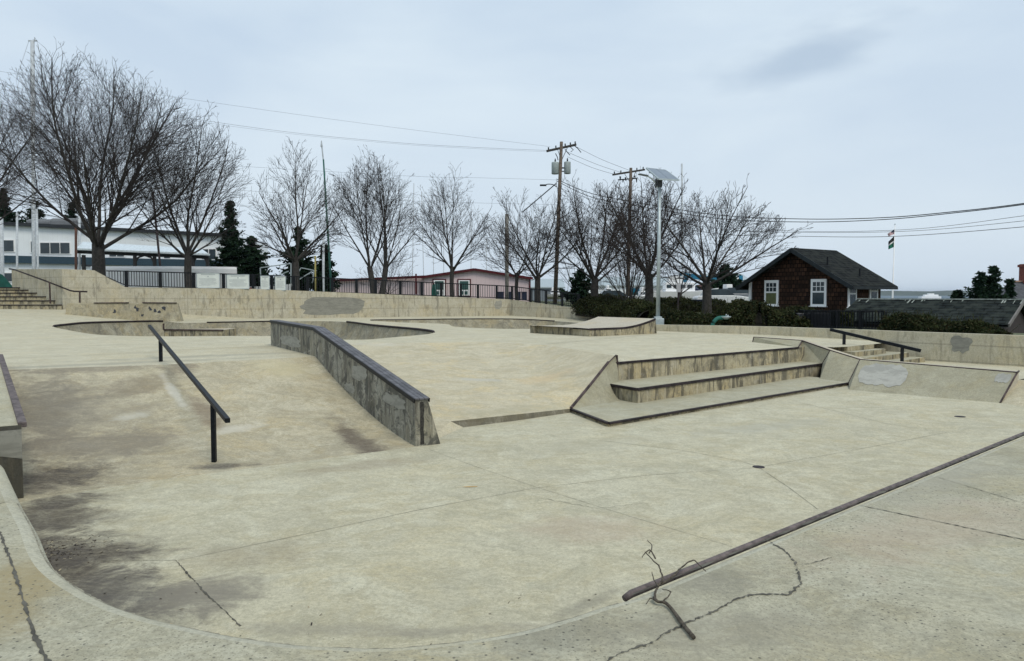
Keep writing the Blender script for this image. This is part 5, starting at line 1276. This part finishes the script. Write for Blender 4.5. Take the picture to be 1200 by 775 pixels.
for (x0,x1) in ((583,590.5),(592.5,600),(604,610),(611.5,617)):
    m = MB(); a=atD(x0,343,DP-2); b=atD(x1,352,DP-2); m.box(((a.x+b.x)/2,DP-2,(a.z+b.z)/2),(b.x-a.x,1.2,a.z-b.z)); m.box(((a.x+b.x)/2,DP-2,a.z+.04),(b.x-a.x+.1,1.3,.08))
    tag(m.build('storage_bin', M_blue, loc=Vector(((a.x+b.x)/2,DP-2,b.z)), bevel=.04),'dark blue storage bin at the right end of the pink building','bin','storage bins by the pink building')
m = MB(); a=atD(505,336,58); b=atD(531,352,58); m.add([atD(506.5,334,58),atD(509,333,58),atD(511,346,58),atD(531,349,58),atD(531,352,58),atD(505,352,58)],[(5,4,3,2,1,0)]); m.add([p+Vector((0,.8,0)) for p in (atD(506.5,334,58),atD(509,333,58),atD(511,346,58),atD(531,349,58),atD(531,352,58),atD(505,352,58))],[(0,1,2,3,4,5)]); m.f += [(i,(i+1)%6,6+(i+1)%6,6+i) for i in range(6)]; m.m += [0]*6
tag(m.build('green_cover', M_teal, loc=Vector((a.x,58,b.z))),'dark teal covered equipment behind the fence at the pink building','cover')

# ------------------------------------------------------------------ shingled cottage
cP0 = Vector((14.3,45,0)); cP1 = Vector((17.82,40,0)); cf = (cP1-cP0).normalized(); cs = Vector((-cf.y,cf.x,0)); cs = cs if cs.x > 0 else -cs
angw = math.atan2(cf.y,cf.x)
M_sh = shingles('cedar shingle wall', ((.085,.045,.030),(.014,.010,.009),(.024,.016,.013)), .24, .23, -angw)
M_shS = shingles('cedar shingle side', ((.10,.055,.035),(.035,.022,.018),(.05,.03,.022)), .24, .23, -angw-math.pi/2)
M_roof = shingles('dark roof shingles', ((.013,.016,.018),(.024,.027,.029),(.034,.038,.034)), .3, .13, -angw-math.pi/2)
ct = empty('shingled_cottage', Vector((cP1.x,cP1.y,-.4)), 'small dark brown shingled cottage with gable roof and white windows', 'house')
zE_ = 2.22; zA = 4.0; wdp = 3.35; Lw = (cP1-cP0).length; mid = (cP0+cP1)/2
m = MB(); m.prism([(p.x,p.y) for p in (cP0,cP1,cP1+cs*wdp,cP0+cs*wdp)], -.6, zE_); m.add([up(cP0,zE_),up(cP1,zE_),up(mid,zA-.08)],[(0,1,2)]); m.add([up(cP0+cs*wdp,zE_),up(cP1+cs*wdp,zE_),up(mid+cs*wdp,zA-.08)],[(2,1,0)])
m.m = [1 if i == 3 else 0 for i in range(len(m.m))]
m.build('wall', [M_sh, M_shS], ct)
ov=.55; slope = (zA-zE_)/(Lw/2); eo = .65
def rf(sgn):
    base_ = mid + cf*sgn*(Lw/2+eo); z_ = zE_-slope*eo+.1
    return [up(mid-cs*ov,zA+.1), up(base_-cs*ov,z_), up(base_+cs*(wdp+ov),z_), up(mid+cs*(wdp+ov),zA+.1)]
m = MB()
for sgn in (1,-1):
    q = rf(sgn); lo = [p-Vector((0,0,.14)) for p in q]
    m.add(q+lo,[(0,1,2,3),(7,6,5,4),(0,4,5,1),(1,5,6,2),(2,6,7,3)])
m.build('roof', M_roof, ct)
m = MB()
for sgn in (1,-1):
    q = rf(sgn); m.bar(q[0]-cs*.03-Vector((0,0,.13)), q[1]-cs*.03-Vector((0,0,.13)), .05,.22); m.bar(q[1]-Vector((0,0,.1)),q[2]-Vector((0,0,.1)),.06,.16)
m.build('fascia', simple('dark grey fascia',(.03,.036,.04),.8,0,.2,3,0,.1), ct)
m = MB(); m.box(up(cP0-cs*.05,.9),(.14,.14,2.9),angw); m.build('corner_board', M_white, ct)
for (px_,y_,h2) in ((999,303,.5),(1026,317,.45)):
    pass
for (s_,tt__) in ((.45,.9),(.75,2.2)):
    q = rf(1); b0_ = q[0].lerp(q[1],s_)*(1-tt__/4.4)+q[3].lerp(q[2],s_)*(tt__/4.4); m=MB(); m.tube([b0_-Vector((0,0,.1)),b0_+Vector((0,0,.42))],.05,6); m.build('vent_pipe', M_blackmetal, ct)
def window(c, u, n, w_, h2, parent, pane_mat):  # last argument: material of the lower pane
    m = MB(); M3 = Matrix((u, n, Vector((0,0,1)))).transposed()
    m.box(c+n*.03,(w_+.16,.08,h2+.16),M=M3); wo = m.build('window', M_white, parent)
    m = MB(); m.box(c+n*.075+Vector((0,0,-h2*.24)),(w_-.1,.02,h2*.5-.03),M=M3); m.build('lower_pane', pane_mat, wo)
    m = MB()
    for i in range(3):
        for j in range(2): m.box(c+n*.075+u*((i-1)*(w_-.06)/3)+Vector((0,0,h2*.13+j*h2*.2+.03)),(w_/3-.07,.02,h2*.17),M=M3)
    m.build('upper_pane', M_glassd, wo)
    m = MB(); m.box(c+n*.07-Vector((0,0,h2/2+.1)),(w_+.26,.14,.05),M=M3); m.build('sill', M_white, wo)
Mgreen = simple('yellow green blind', (.10,.115,.045),.4); nf = -cs
def on_front(px,py):
    d = ray(px,py); t_ = (cP0-Vector((0,0,EYE))).dot(nf)/d.dot(nf); return Vector((0,0,EYE))+d*t_
def on_side(px,py):
    d = ray(px,py); t_ = (cP1-Vector((0,0,EYE))).dot(cf)/d.dot(cf); return Vector((0,0,EYE))+d*t_
window(on_front(904.5,343.5),cf,nf,.78,1.32,ct,Mgreen); window(on_front(959.8,343),cf,nf,.78,1.32,ct,M_glassd)
window(on_side(998,345.2),cs,cf,.62,1.2,ct,M_glassd); window(on_side(1023,342),cs,cf,.66,1.1,ct,M_glassd)

# long low roof building
M_roof2 = shingles('mossy long roof', ((.012,.017,.018),(.026,.032,.032),(.040,.048,.042)), .35, .11, R(45))
rR = Vector((21.8,32,1.25)); rd = Vector((-.7,.7,0)).normalized(); rs_ = Vector((-.7,-.7,0)).normalized(); rL = rR+rd*6.9; 
lw = empty('low_building', Vector((18.5,33,-.6)), 'long low building with dark mossy shingle roof and pale ridge behind the hedge', 'building')
eR = rR+rs_*2.7; eL = rL+rs_*2.7; eR.z=eL.z=.28; gR = rR-rs_*2.7; gL = rL-rs_*2.7; gR.z=gL.z=.28
m = MB(); m.add([rR,rL,eL,eR],[(0,1,2,3)]); m.add([rR,rL,gL,gR],[(3,2,1,0)]); m.add([p-Vector((0,0,.1)) for p in (rR,rL,eL,eR)],[(3,2,1,0)]); m.build('roof', M_roof2, lw)
m = MB(); m.bar(rL+Vector((0,0,.03)),rR+Vector((0,0,.03)),.14,.05); m.build('ridge_cap', simple('pale lichen ridge',(.28,.31,.28),.9,0,.4,9), lw)
m = MB(); m.bar(rR+Vector((.02,-.02,-.03)),eR+Vector((.02,-.02,-.03)),.06,.14); m.build('fascia', simple('grey board',(.16,.15,.14),.8), lw)
i_ = -rd*-.4; wq = [eR+rd*.3-rs_*.35, eL-rd*.3-rs_*.35, gL-rd*.3+rs_*.35, gR+rd*.3+rs_*.35]
m = MB(); m.prism([(p.x,p.y) for p in wq], -1.2, .26); m.add([up(wq[0],.26),up(wq[3],.26),up(rR+rd*.3,1.12)],[(0,1,2)]); m.build('wall', simple('dark brown boards',(.03,.022,.02),.9), lw)
m = MB(); rr = random.Random(2)
for k in range(15):
    s = rr.random(); q = rL.lerp(rR,s); L = rr.uniform(.1,.5); dn = (eR-rR).normalized(); m.bar(q+Vector((0,0,.012)),q+dn*L+Vector((0,0,.012)),rr.uniform(.02,.06),.01)
m.build('lichen_streak', bpy.data.materials['pale lichen ridge'], lw)
# steep roof with chimney at the right edge
st = empty('steep_house', atD(1210,350,60), 'house with steep grey roof and brick chimney at the right edge', 'house')
m = MB(); a=atD(1170,353,60); b=atD(1189,330.5,62); c=atD(1260,330.5,62); d=atD(1260,353,60); m.add([a,b,c,d],[(0,3,2,1)]); a2_=a+Vector((2,6,0)); d2_=d+Vector((0,6,0)); m.add([b,c,d2_,a2_],[(0,1,2,3)]); m.add([a,b,a2_],[(0,1,2)]); m.build('roof', simple('grey shingles',(.07,.075,.085),.9,0,.3,3), st)
m = MB(); m.prism([(a.x+.3,60.3),(d.x,60.3),(d.x,65.5),(a.x+.6,65.5)], -3, a.z+.05); m.build('wall', M_sh, st)
m = MB(); m.bar(b+Vector((-.1,-.05,.05)),c+Vector((0,-.05,.05)),.12,.12); m.build('ridge_cap', simple('copper ridge',(.35,.22,.16),.6), st)
m = MB(); m.box(atD(1205,321,62),(1.0,.8,1.6)); m.box(atD(1205,311.8,62),(1.15,.95,.2)); m.build('chimney', M_redbrick, st)
# black enclosure fence
ef = empty('picket_enclosure', atD(985,385,28), 'black metal enclosure of close pickets behind the low wall near the cottage', 'fence')
pz = lambda x: 363.8+(x-932)*.01
A0 = atD(932,364,29.3); A1 = atD(981,364.6,27.8); A2 = atD(1037,365.0,26.2); ebot=.2
m = MB()
for p in (A0,A0.lerp(A1,.42),A1,A1.lerp(A2,.5),A2): m2_=MB(); m2_.box((p.x,p.y,(p.z+ebot)/2),(.1,.1,p.z-ebot)); m2_.build('post', M_blackmetal, ef)
for nm,a,b,cl_ in (('solid_panel',A0,A1,True),('picket_panel',A1,A2,False)):
    m=MB(); m.bar(a,b,.05,.05); m.bar(up(a,ebot+.08),up(b,ebot+.08),.05,.05); L=(b-a).length; n=int(L/(.06 if cl_ else .115))
    for k in range(1,n):
        p=a.lerp(b,k/n); m.bar(up(p,ebot+.08),p,.03,.045 if cl_ else .025)
    m.build(nm, M_blackmetal, ef)
m=MB(); m.box(((A0.x+A1.x)/2+.1,(A0.y+A1.y)/2+.8,.4),(1.3,.8,.75)); tag(m.build('utility_cabinet', simple('dark cabinet',(.02,.022,.03),.5), loc=((A0.x+A1.x)/2,29,0), bevel=.03),'dark metal cabinet inside the black enclosure','cabinet')
# drinking fountain
df = empty('drinking_fountain', atD(836,381,28.5), 'green drinking fountain with curved arm in front of the hedge', 'drinking fountain')
D_=28.35; m=MB(); m.tube(catmull([atD(834,384,D_),atD(836.5,377.5,D_),atD(841,373.4,D_),atD(847,372.4,D_),atD(853,373,D_)],4),.075,8); m.build('arm', M_teal, df, smooth=True)
m=MB(); c=atD(850.5,371.5,D_); m.tube([c-Vector((0,0,.09)),c-Vector((0,0,.03)),c+Vector((0,0,.02))],[.08,.17,.2],14); m.tube([c,c+Vector((.02,0,.1))],.02,6); m.tube([c+Vector((.08,0,0)),c+Vector((.08,0,.07))],.025,6); m.build('bowl', M_galv, df, smooth=True)

# flagpole
fp = empty('flagpole', atD(1046,352,70), 'thin white flagpole right of the cottage', 'flagpole')
m=MB(); b_=atD(1045.5,360,70); t_=atD(1048.8,263.5,70); m.tube([Vector((b_.x,70,-2)),b_,t_],[.09,.08,.035],8); m.build('pole', M_white, fp, smooth=True)
m=MB(); m.tube([t_,t_+Vector((0,0,.12))],[.07,.02],8); m.build('finial', M_galv, fp)
def flag(pts, bands, label, canton=None):
    # pts: hoist top, hoist bottom, fly top, fly bottom pixels at depth 70, bands: list of (fraction, mat)
    ht,hb,ft,fb_ = pts; mats=[b[1] for b in bands]+([canton] if canton else []); m=MB(); n=8; f0=0
    for bi,(f1_,_) in enumerate(bands):
        rows=[]
        for f in (f0,f1_):
            row=[]
            for k in range(n+1):
                s=k/n; x=(ht[0]*(1-f)+hb[0]*f)*(1-s)+(ft[0]*(1-f)+fb_[0]*f)*s; y=(ht[1]*(1-f)+hb[1]*f)*(1-s)+(ft[1]*(1-f)+fb_[1]*f)*s
                row.append(atD(x,y,70+.12*math.sin(s*7)))
            rows.append(row)
        n0=len(m.f); m.grid(rows,bi)
        if canton and f1_ <= .56:
            for q in range(n0, n0+4): m.m[q]=len(mats)-1
        f0=f1_
    return tag(m.build('flag', mats, loc=atD(*ht,70)), label, 'flag')
fr=simple('flag red',(.45,.06,.08),.8); fw=simple('flag white',(.75,.75,.75),.8); fbk=simple('flag black',(.008,.008,.01),.8); fg=simple('flag green',(.005,.13,.08),.8); fnv=simple('flag navy',(.02,.025,.08),.8)
flag(((1048.7,268.5),(1048.4,274),(1040,274.3),(1041.3,277.3)),[((i+1)/13,fr if i%2==0 else fw) for i in range(13)],'drooping striped red and white flag with navy corner at the top of the flagpole',fnv)
flag(((1048.3,276.3),(1047.8,289.5),(1041,283.5),(1041,292.6)),[(.40,fbk),(.56,fw),(1,fg)],'black, white and green banded flag below the striped one')

# ------------------------------------------------------------------ boatyard clutter on the right
DY=72
hull(758,838,DY,338,357,'white motor cruiser on stands with navy lower hull, right of the lamp post',cab=True,stripe=None)
hull(772,838,60,351.5,359,'dark navy boat hull with yellow waterline below the white cruiser',mat=M_blue,beam=2)
m=MB(); m.bar(atD(775,361,59.5),atD(836,364.5,59.5),.2,.14); tag(m.build('yellow_kerb', simple('yellow paint',(.35,.22,.03),.7)),'long yellow stripe at the foot of the dark hull','kerb')
hull(700,735,80,347,356,'teal hulled boat right of the dense bare tree',mat=M_teal,cab=False)
hull(742,770,76,345,356,'white boat with cabin behind the solar lamp pole',cab=True)
hull(706,720,84,341,350,'small white boat behind the thicket',cab=True)
hull(838,874,70,344,358,'white boat right of the wide low bare tree trunk',cab=True)
hull(662,690,86,345,354,'white boat right of the transformer pole base',cab=True)
hull(735,752,90,338,346,'small blue covered boat left of the lamp pole',mat=M_cyan)
hull(852,876,85,334,345,'white boat at the left of the cottage corner',cab=True)
hull(640,662,90,343,351,'small white boat seen past the fence end',cab=True)
# navy shed roof
nsd=empty('navy_canopy', atD(805,340,80),'dark navy sloping canopy over the boats','canopy'); m=MB(); a=atD(788,330.5,78); b=atD(790,342,78); c=atD(822,340.5,78); d=atD(820,336,79)
m.add([a,b,c,d,a+Vector((0,3,0)),b+Vector((0,3,0)),c+Vector((0,3,0)),d+Vector((0,3,0))],[(0,1,2,3),(7,6,5,4),(0,4,5,1),(1,5,6,2),(2,6,7,3),(3,7,4,0)]); m.build('canvas', M_blue, nsd)
tl=empty('travel_lift', atD(830,345,88),'cyan blue boat hoist frame behind the wide low bare tree','boat hoist'); 
m=MB()
for (p,q,w_) in (((797,324),(797,350),.5),((858,328),(858,350),.6),((797,322),(860,331),.55),((868,323),(868,345),.4),((797,337),(806,324),.3),((858,342),(848,330),.3)): m.bar(atD(*p,88),atD(*q,88),w_,w_)
m.build('frame', M_cyan, tl)
# distant sheds behind
for (x0,x1,y0,D,mt,lab) in ((836,880,333,110,simple('brick red shed',(.18,.07,.06),.8),'distant dull red shed beside the blue hoist'),(690,800,336,115,M_shed,'long pale shed far behind the boats'),(600,660,338,120,simple('grey shed',(.2,.23,.26),.8),'grey shed far behind the short wooden pole')):
    a=atD(x0,y0,D); b=atD(x1,y0,D); e=empty('shed',Vector(((a.x+b.x)/2,D,-1)),lab,'shed','distant sheds'); m=MB(); m.prism([(a.x,D),(b.x,D),(b.x,D+10),(a.x,D+10)],-3,a.z); m.build('wall',mt,e); m=MB(); m.prism([(a.x-.3,D-.3),(b.x+.3,D-.3),(b.x+.3,D+5),(a.x-.3,D+5)],a.z+.003,[a.z+.2,a.z+.2,a.z+1.6,a.z+1.6]); m.build('roof',M_galv,e)
# parked cars glimpsed
def car(px,D,ybot,L,col,label):
    a=atD(px,ybot,D); z=a.z; root=empty('parked_car',a,label,'car','cars parked in the boatyard'); X=a.x
    m=MB(); pr=[(-.5,.25),(-.5,.62),(-.47,.78),(-.33,.86),(.18,.86),(.30,.82),(.47,.72),(.5,.55),(.5,.25)]
    for s in (-1,): 
        f=[Vector((X+u*L,D-.85,z+v)) for u,v in pr]; b=[Vector((X+u*L,D+.85,z+v)) for u,v in pr]; n=len(f); m.add(f+b,[tuple(range(n)),tuple(range(2*n-1,n-1,-1))]+[(i,n+i,n+(i+1)%n,(i+1)%n) for i in range(n)])
    m.build('body',col,root,bevel=.05)
    m=MB(); f=[Vector((X+u*L,D-.72,z+v)) for u,v in ((-.36,.85),(-.27,1.35),(.05,1.38),(.22,.85))]; b=[p+Vector((0,1.44,0)) for p in f]; m.add(f+b,[(0,1,2,3),(7,6,5,4),(0,4,5,1),(1,5,6,2),(2,6,7,3)]); m.build('cabin',M_glassd,root)
    for u in (-.32,.32):
        for yy in (-.8,.8):
            m=MB(); m.tube([(X+u*L,D+yy-.1,z+.3),(X+u*L,D+yy+.1,z+.3)],.3,14); m.build('wheel',M_blackmetal,root)
car(722,66,359,4.4,simple('silver car',(.4,.42,.44),.3),'silver car parked between the boats left of the lamp post')
car(845,62,358.5,4.4,simple('white car',(.6,.62,.63),.3),'white car parked right of the low bare tree trunk')
car(866,64,356,4.2,simple('grey car',(.15,.17,.19),.3),'grey car parked next to the cottage hedge')
# signpost
sg=empty('signpost', atD(795,365,36),'grey sign on a dark post behind the hedge left of the wide bare tree','sign'); m=MB(); a=atD(795,332,36); m.tube([Vector((a.x,36,zt(a.x,36))),a],.04,6); m.build('post',M_copingD,sg); m=MB(); m.box(a+Vector((0,-.05,-.22)),(.2,.02,.42)); m.build('panel',simple('sign back',(.4,.4,.42),.5),sg)
# white ferry on the water
fy=empty('ferry', atD(1090,351,1500),'white ferry on the distant water','ferry'); m=MB(); a=atD(1078,351,1500); b=atD(1103,351,1500); X0,X1=a.x,b.x
m.prism([(X0,1494),(X1-5,1494),(X1,1500),(X1-5,1506),(X0,1506)],-9.2,-2.5); m.build('hull',M_white,fy); m=MB(); m.prism([(X0+8,1496),(X1-8,1496),(X1-8,1504),(X0+8,1504)],-2.5,1.0); m.prism([(X0+16,1497),(X1-16,1497),(X1-16,1503),(X0+16,1503)],1.0,3.2); m.build('deckhouse',M_white,fy)

# haze
m = MB(); m.box((0, 6000, 35), (20000, 13600, 100)); hz = m.build('haze', []) if False else None
hm = bpy.data.materials.new('haze air'); hm.use_nodes = True; hn = hm.node_tree
hn.nodes.remove(hn.nodes['Principled BSDF']); pv = hn.nodes.new('ShaderNodeVolumePrincipled'); pv.inputs['Density'].default_value = 5e-5; pv.inputs['Color'].default_value = (.72,.82,.95,1); pv.inputs['Anisotropy'].default_value = .1
hn.links.new(pv.outputs[0], hn.nodes['Material Output'].inputs['Volume'])
m = MB(); m.box((0, 6600, 32), (19000, 14600, 100)); tag(m.build('haze', hm), kind='stuff')
bpy.context.view_layer.update()
